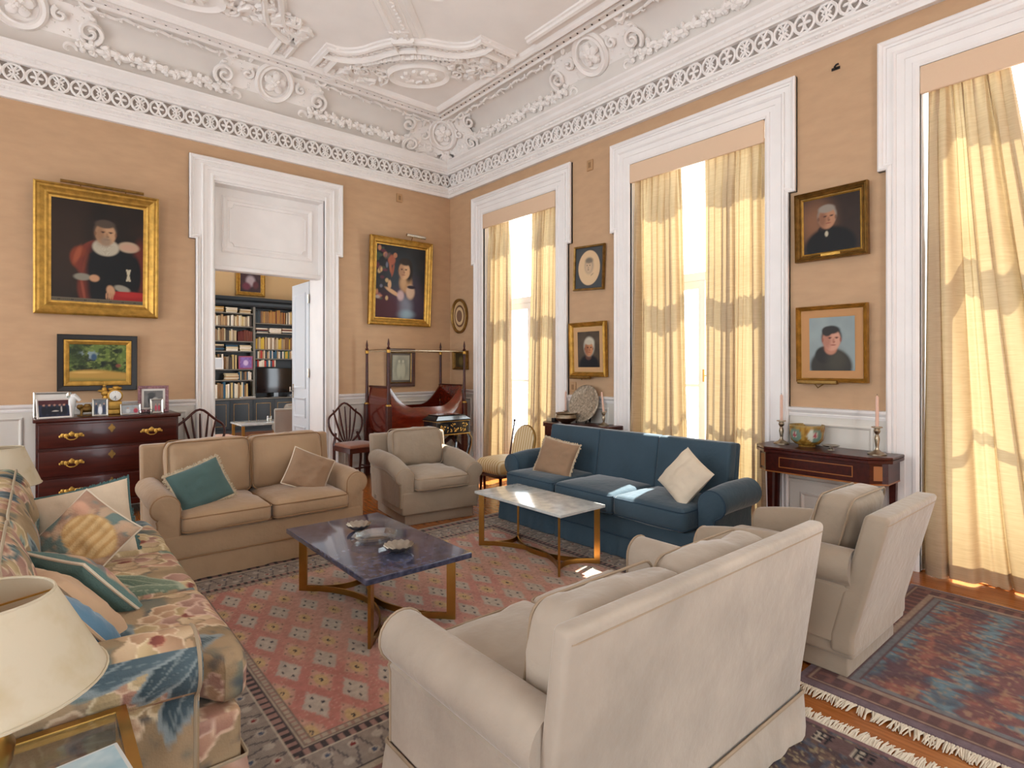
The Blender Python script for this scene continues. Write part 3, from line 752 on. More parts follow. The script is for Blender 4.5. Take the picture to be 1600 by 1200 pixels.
def floral_tile(N=420, size=1.5, seed=4):
    rr = np.random.RandomState(seed)
    yy, xx = np.meshgrid(np.arange(N), np.arange(N), indexing='ij')
    n1 = fbm(xx / 60.0, yy / 60.0, 1); n2 = fbm(xx / 14.0, yy / 14.0, 2)
    img = np.zeros((N, N, 3)); img[:] = L3('#a38c6e')
    put(img, sstep(.42, .62, n1), '#8c785c'); put(img, sstep(.58, .72, fbm(xx / 40.0, yy / 40.0, 9)), '#5d6a64', .7)
    put(img, sstep(.6, .75, fbm(xx / 22.0, yy / 22.0, 12)), '#2f4250', .6)
    k = N / size
    def ell(cx, cy, rx, ry, a, c0, c1, rim, vein=False):
        r = int(max(rx, ry) * k) + 3
        ix = (np.arange(-r, r + 1) + int(cx * k)); iy = (np.arange(-r, r + 1) + int(cy * k))
        X, Y = np.meshgrid(np.arange(-r, r + 1) / k, np.arange(-r, r + 1) / k)
        ca, sa = math.cos(a), math.sin(a)
        u = (X * ca + Y * sa) / rx; v = (-X * sa + Y * ca) / ry
        d = np.sqrt(u * u + v * v) + 0.06 * np.sin(np.arctan2(v, u) * 7 + cx * 50)
        sub = img[np.ix_(iy % N, ix % N)]
        ins = sstep(1.04, .96, d)
        g = np.clip(0.5 + 0.5 * v + .25 * u, 0, 1)[..., None]
        base = L3(c0) * (1 - g) + L3(c1) * g
        sub = sub * (1 - ins[..., None]) + base * ins[..., None]
        rimm = sstep(.82, .93, d) * sstep(1.06, 1.0, d)
        sub = sub * (1 - .8 * rimm[..., None]) + L3(rim) * .8 * rimm[..., None]
        if vein:
            vm = np.maximum(sstep(.07, .03, np.abs(v)), sstep(.06, .02, np.abs(((u * 3 + np.abs(v) * 2) % 1) - .5)) * .6) * sstep(1.0, .85, d)
            sub = sub * (1 - .6 * vm[..., None]) + L3(rim) * .6 * vm[..., None]
        img[np.ix_(iy % N, ix % N)] = sub
    warm = [('#c2a284', '#a08064', '#d8c2a4'), ('#bb977c', '#997062', '#d6ba9f'), ('#c4ae88', '#a48e68', '#dacaa8'), ('#b59280', '#906c60', '#ceb09c'), ('#c9b292', '#ac9070', '#7c6a52')]
    cool = [('#677877', '#3f5357', '#9aa598'), ('#57686f', '#38484f', '#8f9a9a'), ('#75836f', '#4c6052', '#a5ab94'), ('#455458', '#2c3a40', '#7c8985')]
    for _ in range(46):
        cx, cy, a = rr.rand() * size, rr.rand() * size, rr.rand() * 6.28
        if rr.rand() < .46:
            c = cool[rr.randint(4)]
            for q in range(rr.randint(2, 5)):
                L_ = rr.uniform(.10, .22); b = a + (q - 1.2) * .5
                ell(cx + math.cos(b) * L_ * .8, cy + math.sin(b) * L_ * .8, L_, L_ * rr.uniform(.2, .34), b, *c, vein=True)
        else:
            c = warm[rr.randint(5)]; r0 = rr.uniform(.09, .17)
            n = rr.randint(5, 9)
            for ring, m in ((1.0, n), (.55, n - 2)):
                for q in range(m):
                    b = a + 6.283 * q / m + ring
                    ell(cx + math.cos(b) * r0 * .62 * ring, cy + math.sin(b) * r0 * .62 * ring, r0 * .55 * (0.5 + .5 * ring), r0 * .42 * (0.5 + .5 * ring), b, *(c if ring > .8 else warm[rr.randint(5)]))
            ell(cx, cy, r0 * .2, r0 * .2, 0, '#8f5648', '#70403a', '#b98a70')
    img *= (0.9 + .2 * n2)[..., None]
    return img
FLORAL = floral_tile()
def floral_col(V, N3=None, off=(0, 0), size=1.5):
    """sample the floral cloth by the plane a face looks along"""
    n = FLORAL.shape[0]
    V = np.asarray(V)
    x, y, z = V[:, 0], V[:, 1], V[:, 2]
    if N3 is None: u, v = x, y
    else:
        a = np.abs(N3); top = (a[:, 2] >= a[:, 0]) & (a[:, 2] >= a[:, 1]); sx = ~top & (a[:, 0] >= a[:, 1])
        u = np.where(top, x, np.where(sx, y, x)); v = np.where(top, y, np.where(sx, z - 0.5, z - .9))
    iu = ((u + off[0]) / size * n); iv = ((v + off[1]) / size * n)
    return FLORAL[np.floor(iv).astype(int) % n, np.floor(iu).astype(int) % n]
def normals_of(V, F):
    F = np.asarray([list(f)[:3] for f in F]) if not isinstance(F, np.ndarray) else F[:, :3]
    n = np.cross(V[F[:, 1]] - V[F[:, 0]], V[F[:, 2]] - V[F[:, 0]]); N3 = np.zeros_like(V)
    for k in range(3): np.add.at(N3, F[:, k], n)
    return N3 / np.maximum(np.linalg.norm(N3, axis=1, keepdims=True), 1e-9)
def dense(VF, cuts=1):
    me = mesh_of('tmp', VF[0], VF[1], False); bm = bmesh.new(); bm.from_mesh(me)
    bmesh.ops.subdivide_edges(bm, edges=bm.edges[:], cuts=cuts, use_grid_fill=True)
    V = np.array([v.co[:] for v in bm.verts]); F = [[v.index for v in f.verts] for f in bm.faces]
    bm.verts.index_update(); F = [[v.index for v in f.verts] for f in bm.faces]
    bm.free(); bpy.data.meshes.remove(me)
    return V, F

# ------------------------------------------------------------------ upholstery
def velvet(name, c, c2=None, sheen=0.35, var=0.09):
    return mat(name, c, 0.85, var=var, scale=3.5, bump=0.35, bscale=22, sheen=sheen, spec=0.2)
M_tan = velvet('tan_velvet', '#9f8468')
M_taupe = velvet('taupe_velvet', '#9a8b79')
M_sand = velvet('sand_velvet', '#a6998a', var=0.14)
M_blue = velvet('blue_velvet', '#3a4c58', sheen=0.4)
M_floral = mat('floral_tapestry', '#ffffff', 0.85, attr=True, bump=0.3, bscale=120, spec=0.2)
M_pipe_tan = mat('tan_piping', '#8a6a4a', 0.8)
M_pipe_sand = mat('sand_piping', '#97836c', 0.8)
M_pipe_blue = mat('blue_piping', '#22394a', 0.8)
M_pipe_fl = mat('floral_piping', '#a09078', 0.8)

def cushion(w, d, h, r, n, c, puff, seed=0, wr=0.004, lean=0.0):
    """seat or back cushion; wr wrinkles the cloth"""
    V, F = rbox(w / 2, d / 2, h / 2, r, n, 4, puff=puff)
    N3 = normals_of(V, F)
    q = fbm(V[:, 0] * 9 + seed, V[:, 1] * 9 + V[:, 2] * 7 + seed * 3, seed, 2) - .5
    V = V + N3 * (q * wr * 2)[:, None]
    if lean: V[:, 1] += V[:, 2] * lean
    return V + np.array(c), F
def perimeter(w, d, z, r, c, lean=0.0, axis='z', n=5):
    pts = []
    for sx, sy, a0 in ((1, 1, 0), (-1, 1, 90), (-1, -1, 180), (1, -1, 270)):
        for k in range(n + 1):
            a = R(a0 + 90 * k / n); pts.append((sx * (w / 2 - r) + r * math.cos(a), sy * (d / 2 - r) + r * math.sin(a)))
    if axis == 'z': return [(c[0] + a, c[1] + b, c[2] + z) for a, b in pts]
    return [(c[0] + a, c[1] + z + b * lean, c[2] + b) for a, b in pts]
def arm_profile(zb, zc, Rr, t, n=14):
    p = [(0, zb), (0, zb + (zc - zb) * .5), (0, zc)]
    for k in range(1, n + 1):
        a = math.pi - (math.pi + R(62)) * k / n
        p.append((Rr + Rr * math.cos(a), zc + Rr * math.sin(a)))
    p += [(t + .006, zc - Rr * 1.02), (t, zc - Rr * 1.3), (t, zb)]
    return p
def roll_arm(side, xin, y0, y1, zb, zc, Rr, t, drop=0.0, ny=10, dn=0.3):
    prof = arm_profile(zb, zc, Rr, t)
    cu, cz = Rr * .8, (zb + zc) / 2
    rings = []
    ys = [(y0, .90), (y0 + .004, .965), (y0 + .016, 1.0)] + [(y0 + .016 + (y1 - y0 - .016) * k / ny, 1.0) for k in range(1, ny + 1)]
    for y, s in ys:
        f = max(0.0, 1 - (y - y0) / dn); dz = -drop * f * f
        ring = []
        for u, z in prof:
            k = max(0.0, (z - zb) / (zc - zb))
            uu = cu + (u - cu) * s; zz = (zc + (z - zc) * s if z > zc - Rr * 1.2 else z) + dz * min(1, k)
            ring.append((side * (xin + uu), y, zz))
        rings.append(ring if side > 0 else ring[::-1])
    V, F = loft(rings)
    edge = [(side * (xin + u), y0 + .012, z + (-drop) * min(1.0, max(0.0, (z - zb) / (zc - zb)))) for u, z in prof]
    return V, F, edge
def lean_back(VF, k, z0): 
    V, F = VF; V = V.copy(); V[:, 1] += np.maximum(0, V[:, 2] - z0) * k
    return V, F
def skirt_mesh(W, D, z1, flare=.02, pleats=(), n=40):
    """cloth valance hanging to the floor, kicked out a little, split by pleats"""
    pts = []
    per = [(-W/2, -D/2), (W/2, -D/2), (W/2, D/2), (-W/2, D/2)]
    out = []
    for i in range(4):
        a, b = per[i], per[(i + 1) % 4]; L_ = math.hypot(b[0]-a[0], b[1]-a[1]); m = max(6, int(L_ / .04))
        nx, ny = (b[1]-a[1]) / L_, -(b[0]-a[0]) / L_
        for k in range(m):
            t = k / m; x, y = a[0] + (b[0]-a[0])*t, a[1] + (b[1]-a[1])*t
            w = .006 * math.sin(k * 1.7 + i) + .004 * math.sin(k * .6)
            edge = min(t, 1 - t) * L_
            pl = 0.0
            if i == 0:
                for p in pleats:
                    pl = max(pl, math.exp(-((x - p) / .018) ** 2))
            out.append((x, y, nx, ny, w, pl))
    rings = []
    for z, f in ((z1, 0.0), (z1 * .96, .008), (z1 * .6, .5), (z1 * .12, .95), (0.006, 1.0)):
        rings.append([(x + nx * (flare * f + w * f - .03 * pl * min(1, f * 2)), y + ny * (flare * f + w * f - .03 * pl * min(1, f * 2)), z) for x, y, nx, ny, w, pl in out])
    V, F = loft(rings, cap=False)
    return V, F
def sofa(name, label, cat, loc, rz, W, D, m, mp, n_seat=2, n_back=2, seat_z=.44, arm_z=.60, back_z=.84, arm_w=.13, roll=.085, lean=.16, base_z=.31,
         t_cushion=False, cush_back=True, skirt=True, plinth=False, drop=.03, back_t=.10, seat_over=.05, floral=False, back_over=.05, arm_set=.0, group=None, armdn=.3, seat_puff=.03, back_puff=.04, wr=.005, back_inset=0.0):
    T = thing(name, label, cat, (loc[0], loc[1], .013 if loc[1] < 8 and not plinth or loc[1] < 2 else 0.0), rz, group)
    yf, yb = -D / 2, D / 2
    def part(nm, VF, seed=0, par=None, mm=None):
        if floral and mm is None:
            V, F = VF
            return mk(nm, (V, F), m, par or T, col=floral_col(V, normals_of(np.asarray(V), F), (seed * .37, seed * .53)))
        return mk(nm, VF, mm or m, par or T)
    wi = W / 2 - arm_w                                  # half of the clear seat width
    zb0 = .10 if plinth else (.12 if skirt else .06)
    nd = (44, 16, 6) if floral else (6, 4, 2)
    nb = rbox(W / 2 - .012, D / 2 - .012, (base_z - zb0) / 2, .02, (int(W/.012), int(D/.012), 26) if floral else (4, 3, 1), 2, c=(0, 0, (base_z + zb0) / 2))
    part('base', nb, 1)
    if skirt:
        V, F = skirt_mesh(W, D, .155, .018, pleats=[(-W/2 + W * k / n_seat) for k in range(1, n_seat)])
        sk = part('skirt', (V, F), 2)
        mk('welt', tube(perimeter(W + .004, D + .004, .157, .012, (0, 0, 0), n=2), .006, 6, closed=True), mp, sk)
    if plinth:
        part('plinth', rbox(W / 2 - .05, D / 2 - .05, .055, .008, (1, 1, 1), 2, c=(0, 0, .055)), 2)
    for s in (-1, 1):
        V, F, edge = roll_arm(s, wi, yf + arm_set + .02, yb - .02, base_z - .14, arm_z - roll, roll, arm_w, drop, ny=12, dn=armdn)
        if floral: V, F = dense((V, F), 9)
        a = part('arm', (V, F), 3 + s)
        mk('piping', tube(edge, .006, 6), mp, a)
    # back
    bt = back_t
    bw = W / 2 + .005 - back_inset
    z_lo = zb0 + .02
    VF = rbox(bw, bt / 2, (back_z - z_lo) / 2, .022, (150, 8, 50) if floral else (10, 2, 10), 3, c=(0, yb - bt / 2 - .01, (back_z + z_lo) / 2))
    VF = lean_back(VF, lean, .20)
    bk = part('back', VF, 6)
    if cush_back and not floral:
        zs_ = back_z - .035; ys_ = yb - .009 + lean * (zs_ - .20)
        mk('seam', tube([(-bw + .012, ys_ - .004, zs_), (-bw + .03, ys_, zs_), (0, ys_, zs_), (bw - .03, ys_, zs_), (bw - .012, ys_ - .004, zs_)], .0025, 6), mp, bk)
    # seat cushions
    sw = 2 * wi / n_seat
    sd0, sd1 = yf - seat_over, yb - bt - .04
    ch = seat_z - base_z
    for k in range(n_seat):
        cx = -wi + sw * (k + .5)
        w_ = sw - .008; x_ = cx
        if t_cushion and k in (0, n_seat - 1):
            s = -1 if k == 0 else 1
            V, F = cushion(w_, sd1 - sd0, ch, .045, (80, 92, 12) if floral else (8, 8, 2), (x_, (sd0 + sd1) / 2, base_z + ch / 2 + .004), (0, .012, seat_puff), k, wr)
            # T shape: pull the front lip outwards past the arm
            lip = np.clip(((yf + arm_set - .0) - V[:, 1]) / .06, 0, 1)
            edge = np.clip((s * (V[:, 0] - x_)) / (w_ / 2), 0, 1) ** 2
            V[:, 0] += s * lip * edge * (arm_w * .85)
        else:
            V, F = cushion(w_, sd1 - sd0, ch, .045, (80, 92, 12) if floral else (8, 8, 2), (x_, (sd0 + sd1) / 2, base_z + ch / 2 + .004), (0, .012, seat_puff), k, wr)
        c_ = part('seat_cushion', (V, F), 8 + k)
        if not t_cushion:
            for zz in (-ch / 2 + .018, ch / 2 - .018):
                mk('piping', tube(perimeter(w_ - .006, sd1 - sd0 - .002, zz, .04, (x_, (sd0 + sd1) / 2, base_z + ch / 2 + .004)), .005, 6, closed=True), mp, c_)
    # back cushions
    if cush_back:
        bw2 = 2 * wi / n_back; h = back_z + back_over - seat_z - .01; th = .17
        for k in range(n_back):
            cx = -wi + bw2 * (k + .5)
            c0 = (cx, yb - bt - th / 2 - .015, seat_z + h / 2 + .008)
            V, F = cushion(bw2 - .01, th, h, .055, (70, 16, 46) if floral else (10, 3, 10), (0, 0, 0), (0.01, back_puff, .012), k + 5, wr * 1.6)
            V[:, 1] += V[:, 2] * lean + .25 * lean * h
            V = V + np.array(c0)
            bc = part('back_cushion', (V, F), 12 + k)
            for yy in (-th / 2 + .012, th / 2 - .012):
                pts = perimeter(bw2 - .012, h - .004, 0, .05, (0, 0, 0))
                mk('piping', tube([(c0[0] + a, c0[1] + yy + b * lean + .25 * lean * h, c0[2] + b) for a, b, _ in pts], .005, 6, closed=True), mp, bc)
    else:
        # sprung back in sections: slim upholstered panels with seams between
        bw2 = 2 * wi / n_back; h = back_z - seat_z + .03; th = .10
        for k in range(n_back):
            cx = -wi + bw2 * (k + .5)
            V, F = cushion(bw2 + .002, th, h, .022, (8, 2, 8), (0, 0, 0), (0, .018, .0), k + 5, .002)
            V[:, 1] += V[:, 2] * lean * 1.35 + .2 * lean * h
            part('back_section', (V + np.array((cx, yb - bt - th / 2 + .03, seat_z + h / 2 - .02)), F), 12 + k)
    return T

sofa('two_seat_sofa', 'tan velvet two-seat sofa in front of the library doorway', 'sofa', (1.325, 4.68), 0, 1.43, .80, M_tan, M_pipe_tan, group='velvet sofas', drop=.02, lean=.13, back_over=.03, seat_over=.03, wr=.010, seat_puff=.04, back_puff=.05)
sofa('two_seat_sofa', 'pale sand velvet two-seat sofa seen from behind, nearest the viewer', 'sofa', (1.62, 1.36), math.pi, 1.40, .80, M_sand, M_pipe_sand, group='velvet sofas', lean=.14, drop=.0, back_t=.065, back_over=-.055, back_puff=.06, seat_over=.06, wr=.015)
sofa('armchair', 'taupe velvet armchair between the two far sofas, facing the viewer', 'armchair', (2.955, 4.85), R(-8), .80, .84, M_taupe, M_pipe_sand, n_seat=1, n_back=1, skirt=False, plinth=True, group='velvet armchairs', drop=.09, armdn=.5, back_z=.76, back_over=.05, seat_over=.05, lean=.17, arm_z=.61, t_cushion=False, wr=.012)
sofa('armchair', 'taupe velvet armchair turned away, by the near console table', 'armchair', (3.185, 1.35), math.pi, .75, .82, M_taupe, M_pipe_sand, n_seat=1, n_back=1, skirt=False, plinth=True, group='velvet armchairs', drop=.06, armdn=.5, back_z=.78, back_over=.03, lean=.25, arm_z=.60)
sofa('three_seat_sofa', 'dark blue velvet three-seat sofa before the middle window', 'sofa', (3.70, 3.10), R(-90), 2.14, .66, M_blue, M_pipe_blue, n_seat=3, n_back=3, cush_back=False, seat_z=.46, arm_z=.62, back_z=.855, roll=.10, arm_w=.12, arm_set=.10, seat_over=.04, t_cushion=False, lean=.12, back_inset=.125, back_t=.07, seat_puff=.025, base_z=.30)
sofa('tapestry_sofa', 'long floral tapestry sofa with loose cushions along the left', 'sofa', (.115, 3.13), R(90), 2.28, .84, M_floral, M_pipe_fl, n_seat=3, n_back=3, floral=True, t_cushion=True, seat_z=.47, arm_z=.63, back_z=.82, roll=.105, arm_w=.14, arm_set=.12, seat_over=.02, lean=.16, back_over=.06, drop=.02, back_puff=.05, wr=.006)

# ------------------------------------------------------------------ loose pillows
def pillow_mesh(w, h, t, n=26, seed=0, wr=.01):
    def half(s):
        def fn(U, W_):
            a = U * 2 - 1; b = W_ * 2 - 1
            k = (1 - np.abs(a) ** 2.6) * (1 - np.abs(b) ** 2.6)
            px = a * w / 2 * (1 - .055 * (1 - b * b) * np.abs(a)); py = b * h / 2 * (1 - .055 * (1 - a * a) * np.abs(b))
            q = (fbm(a * 3 + seed, b * 3 + 9 * s, seed, 3) - .5) * wr * 2 * np.sqrt(np.clip(k, 0, 1))
            return px, py, s * (t / 2) * np.clip(k, 0, 1) ** .45 + q
        return gridsheet(n, n, fn)
    V1, F1 = half(1); V2, F2 = half(-1)
    I = np.arange(n * n).reshape(n, n); rim = np.zeros((n, n), bool); rim[0] = rim[-1] = True; rim[:, 0] = rim[:, -1] = True
    mp_ = np.arange(n * n) + n * n; mp_[I[rim]] = I[rim]
    used = np.unique(np.concatenate([np.arange(n * n), mp_])); new = -np.ones(2 * n * n, int); new[used] = np.arange(len(used))
    V = np.concatenate([V1, V2])[used]; F = np.concatenate([F1, new[mp_[F2]][:, ::-1]])
    rimpath = [tuple(V1[i]) for i in list(I[:, 0]) + list(I[-1, 1:]) + list(I[::-1, -1][1:]) + list(I[0, ::-1][1:-1])]
    return V, F, rimpath, n * n
def pillow(name, label, loc, rot, w, h, t, m, trim=None, trim_r=.006, fringe=0, seed=0, back=None, colfn=None, group=None, wr=.016, spin=0.0):
    T = thing(name, label, 'pillow', loc, 0, group); T.rotation_mode = 'XYZ'; T.rotation_euler = rot
    V, F, rim, nf = pillow_mesh(w, h, t, 40 if colfn else 26, seed, wr)
    if spin:
        cs, sn = math.cos(spin), math.sin(spin); rim = [(a*cs - b*sn, a*sn + b*cs, c) for a, b, c in rim]
    V0 = V.copy()
    if spin: V = np.stack([V[:, 0]*cs - V[:, 1]*sn, V[:, 0]*sn + V[:, 1]*cs, V[:, 2]], 1)
    if colfn: mk('cover', (V, F), m, T, col=colfn(V0, nf))
    else: mk('cover', (V, F), m, T)
    if trim: mk('piping', tube(rim, trim_r, 6, closed=True), trim, T)
    if fringe:
        rr = random.Random(seed); ps = []
        for i in range(0, len(rim), 1):
            a = Vector(rim[i]); b = Vector(rim[(i + 1) % len(rim)])
            for q in (0, .5):
                p = a.lerp(b, q); d = Vector((p.x / (w/2), p.y / (h/2), 0)); d = Vector((d.x if abs(d.x) > .9 else 0, d.y if abs(d.y) > .9 else 0, 0))
                if d.length < .1: continue
                d.normalize()
                e = p + d * fringe + Vector((rr.uniform(-1, 1), rr.uniform(-1, 1), rr.uniform(-1, 1))) * fringe * .35
                ps.append(tube([tuple(p), tuple(e)], [.005, .004], 4))
        o = mk('fringe', join(*ps), trim, T); o['kind'] = 'stuff'
    return T
M_teal = velvet('teal_velvet', '#4b625f', sheen=.5)
M_cream = velvet('cream_linen', '#c4b199', sheen=.1)
M_ivory = velvet('ivory_linen', '#cfc2ad', sheen=.1)
M_mocha = velvet('mocha_velvet', '#8f745c', sheen=.5)
M_rope = mat('cream_cord', '#b5a58c', 0.9, var=.2, scale=60)
M_peach = velvet('peach_cloth', '#bf9f80', sheen=.1)
M_green = velvet('green_velvet', '#45605f', sheen=.3)
M_bluesilk = velvet('blue_silk', '#5b7c92', sheen=.4)
def P6(x, y, z, ang, tilt, roll): return (x, y, z), (tilt, roll, ang)
# rotation order XYZ: first tilt about local x (stand the pillow up), then turn
pillow('throw_pillow', 'teal velvet pillow with cord fringe on the tan sofa', (.90, 4.50, .60), (R(66), R(-16), R(14)), .37, .31, .14, M_teal, M_rope, .008, fringe=.018, seed=1)
pillow('throw_pillow', 'ruched beige pillow at the right end of the tan sofa', (1.69, 4.55, .60), (R(62), R(24), R(-16)), .34, .32, .12, M_mocha, M_ivory, .005, seed=2, wr=.02)
pillow('throw_pillow', 'brown pillow with pale fringe on the left of the blue sofa', (3.60, 3.64, .62), (R(66), R(8), R(-78)), .38, .33, .13, M_mocha, M_rope, .006, fringe=.015, seed=3)
pillow('throw_pillow', 'plain ivory pillow against the right arm of the blue sofa', (3.60, 2.32, .645), (R(60), 0, R(-100)), .36, .34, .13, M_ivory, None, seed=4, spin=R(-28))
def painted_pillow(V, nf):
    x, y = V[:, 0], V[:, 1]; col = np.zeros((len(V), 3)); col[:] = L3('#6b7d78')
    put(col, sstep(.45, .6, fbm(x * 14 + 3, y * 14, 4)), '#a3806a', .9); put(col, sstep(.5, .62, fbm(x * 22, y * 22 + 5, 6)), '#c0a184', .8)
    d = np.sqrt(((x - .03) / .12) ** 2 + ((y - .02) / .09) ** 2)
    put(col, sstep(1.05, .98, d), '#c09a66'); put(col, sstep(1.0, .9, d) * sstep(.5, .8, np.abs(np.sin((x - .03) * 75))) , '#d9bd8c', .8)
    put(col, sstep(.05, .03, np.sqrt((x - .13) ** 2 + (y + .11) ** 2)), '#d8cbb4'); put(col, sstep(.05, .03, np.sqrt(((x - .07) / 1.6) ** 2 + (y + .13) ** 2)), '#3d5660')
    put(col, sstep(.035, .02, np.sqrt(((x + .10) / 1.7) ** 2 + (y - .09) ** 2)), '#c79a80')
    e = np.maximum(np.abs(x) / .19, np.abs(y) / .19)
    put(col, sstep(.88, .92, e), '#2f4a4e'); col[nf:] = L3('#3a5355')
    return col
def petal_pillow(V, nf):
    x, y = V[:, 0], V[:, 1]; col = np.zeros((len(V), 3)); col[:] = L3('#c0a184')
    put(col, sstep(.5, .6, fbm(x * 16, y * 16, 3)), '#a5606a', .5); put(col, sstep(.52, .62, fbm(x * 20 + 7, y * 20, 8)), '#5a7378', .7)
    e = np.maximum(np.abs(x) / .2, np.abs(y) / .2); put(col, sstep(.8, .86, e), '#5f7a76'); col[nf:] = L3('#55706c')
    return col
pillow('throw_pillow', 'cream pillow with green tassel edge against the far floral arm', (.20, 3.66, .625), (R(60), 0, R(-16)), .42, .42, .10, M_cream, M_green, .006, fringe=.012, seed=5, spin=R(12))
pillow('throw_pillow', 'needlepoint pillow with a yellow pumpkin, edged in green', (.18, 3.34, .64), (R(66), 0, R(-24)), .33, .33, .12, M_floral, M_ivory, .005, seed=6, colfn=painted_pillow, spin=R(-38))
pillow('throw_pillow', 'green velvet pillow with white piping lying in the floral sofa', (.15, 2.74, .60), (R(50), 0, R(118)), .38, .38, .12, M_floral, M_ivory, .006, seed=7, colfn=petal_pillow)
pillow('throw_pillow', 'plump peach pillow wedged beside the green-edged one', (.09, 2.54, .60), (R(52), 0, R(112)), .40, .40, .13, M_peach, None, seed=8)
pillow('throw_pillow', 'blue silk pillow with pink piping near the parchment lamp', (.085, 2.36, .60), (R(54), 0, R(112)), .36, .36, .11, M_bluesilk, M_peach, .006, seed=9, wr=.018)

# ------------------------------------------------------------------ rugs
def rug(name, label, x0, x1, y0, y1, step, colfn, z=.012, waves=.0):
    nu, nv = int((x1 - x0) / step) + 1, int((y1 - y0) / step) + 1
    def fn(U, W_):
        X = x0 + (x1 - x0) * U; Y = y0 + (y1 - y0) * W_
        Z = np.full_like(X, z) + waves * (fbm(X * 2.5, Y * 2.5, 3) - .5)
        e = (U == 0) | (U == 1) | (W_ == 0) | (W_ == 1)
        return X, Y, np.where(e, 0.001, Z)
    V, F = gridsheet(nu, nv, fn)
    T = thing(name, label, 'rug', ((x0 + x1) / 2, (y0 + y1) / 2, 0))
    cc = np.array([(x0 + x1) / 2, (y0 + y1) / 2, 0])
    mk('pile', (V - cc, F), M_rug, T, col=colfn(V[:, 0], V[:, 1]))
    return T, cc
M_rug = mat('wool_pile', '#ffffff', 0.95, attr=True, bump=0.5, bscale=260, spec=0.1, sheen=.1)
def pink_cols(x, y):
    fx0, fx1, fy0, fy1 = .82, 3.10, 2.18, 3.93
    col = np.zeros((len(x), 3)); nz = fbm(x * 60, y * 60, 2, 2); big = fbm(x * 1.7, y * 1.7, 5)
    a, b = .1745, .343
    u = (x - 1.09) / a + (y - 3.06) / b; v = (x - 1.09) / a - (y - 3.06) / b
    iu, iv = np.round(u), np.round(v); fu, fv = u - iu, v - iv
    e = np.maximum(np.abs(fu), np.abs(fv)) + (nz - .5) * .12
    col[:] = L3('#b07c70'); put(col, sstep(.40, .62, big), '#b8907f'); put(col, sstep(1.45, .7, x) * .8, '#a8675d')
    white = (np.mod(iu + iv, 2) == 0)
    ins = sstep(.38, .31, e)
    put(col, ins * white, '#ada092'); put(col, ins * ~white, '#b78f7c')
    r = np.sqrt(fu ** 2 + fv ** 2)
    put(col, ins * ~white * sstep(.26, .2, r), '#b89a70'); put(col, ~white * sstep(.075, .055, r), '#2e2a30'); put(col, ~white * sstep(.035, .02, r), '#b89a70')
    dd = np.minimum.reduce([np.sqrt((fu - p) ** 2 + (fv - q) ** 2) for p in (-.16, .16) for q in (-.16, .16)])
    put(col, white * sstep(.06, .035, dd), '#3a3a40')
    sp = np.minimum.reduce([np.sqrt((fu - p) ** 2 + (fv - q) ** 2) for p in (-.28, 0, .28) for q in (-.28, 0, .28) if (p or q)])
    put(col, ~white * ins * sstep(.05, .03, sp), '#6d5a52', .8)
    sp2 = np.abs(((x * 95) % 1) - .5) + np.abs(((y * 95) % 1) - .5)
    put(col, sstep(.30, .22, sp2) * (fbm(x * 30, y * 30, 7, 1) > .5), '#cdb39c', .28)
    # border
    dx = np.maximum(fx0 - x, x - fx1); dy = np.maximum(fy0 - y, y - fy1); d = np.maximum(dx, dy)
    s = np.where(dx > dy, y, x)
    out = d > 0
    B = np.zeros_like(col); B[:] = L3('#8c7d71')
    m = lambda lo, hi: ((d >= lo) & (d < hi)).astype(float)
    put(B, m(0, .045), '#a0927f'); put(B, m(.006, .012) + m(.034, .039), '#6e5c56', .8); put(B, m(.012, .034) * (np.abs(((s * 30) % 1) - .5) < .2), '#8a6058', .7); put(B, m(.045, .055), '#4a3f3f'); put(B, m(.055, .09), '#8f6f66')
    put(B, m(.055, .09) * (np.abs(((s * 22) % 1) - .5) < .22), '#3f3838'); put(B, m(.09, .10), '#b0a390')
    tri = np.abs(((s / .10) % 1) - .5) * 2; w = (d - .10) / .17
    put(B, m(.10, .27), '#8d8176'); put(B, m(.10, .27) * (np.abs(w - tri) < .09), '#51484a', .8)
    cell = np.floor(s / .05).astype(int); lx = ((s / .05) % 1) - .5
    ros = np.sqrt((lx * .05) ** 2 + (d - np.where(cell % 2 == 0, .145, .225)) ** 2)
    put(B, m(.10, .27) * sstep(.024, .018, ros), '#aa9d8e'); put(B, m(.10, .27) * (cell % 3 == 0) * sstep(.013, .009, ros), '#7c2e2c'); put(B, m(.10, .27) * (cell % 3 == 1) * sstep(.013, .009, ros), '#485366')
    put(B, m(.27, .28), '#3f3838'); put(B, m(.28, .31), '#a0927f'); put(B, m(.31, .37), '#83615a'); put(B, m(.31, .37) * (np.abs(((s * 16) % 1) - .5) < .2), '#3a3436'); put(B, m(.37, .6), '#958776')
    col[out] = B[out]
    return col * (0.80 + .4 * nz)[:, None]
M_fr = mat('rug_fringe', '#c9bda9', 0.95)
def fringe(T, cc, xa, xb, y0, y1, n, seed):
    rr = random.Random(seed); ps = []
    for i in range(n):
        y = y0 + (y1 - y0) * (i + rr.random()) / n
        j = rr.uniform(-.02, .02)
        ps.append(tube([(xa - cc[0], y - cc[1], .008), ((xa*.5 + xb*.5) - cc[0], y + j * .5 - cc[1], .009 + rr.uniform(0, .006)), (xb + rr.uniform(-.012, .012) - cc[0], y + j - cc[1], .004)], [.0045, .004, .002], 4))
    o = mk('fringe', join(*ps), M_fr, T); o['kind'] = 'stuff'
rug('carpet', 'large faded pink rug with diamond lattice under the coffee tables', .40, 3.52, 1.76, 4.35, .0075, pink_cols)
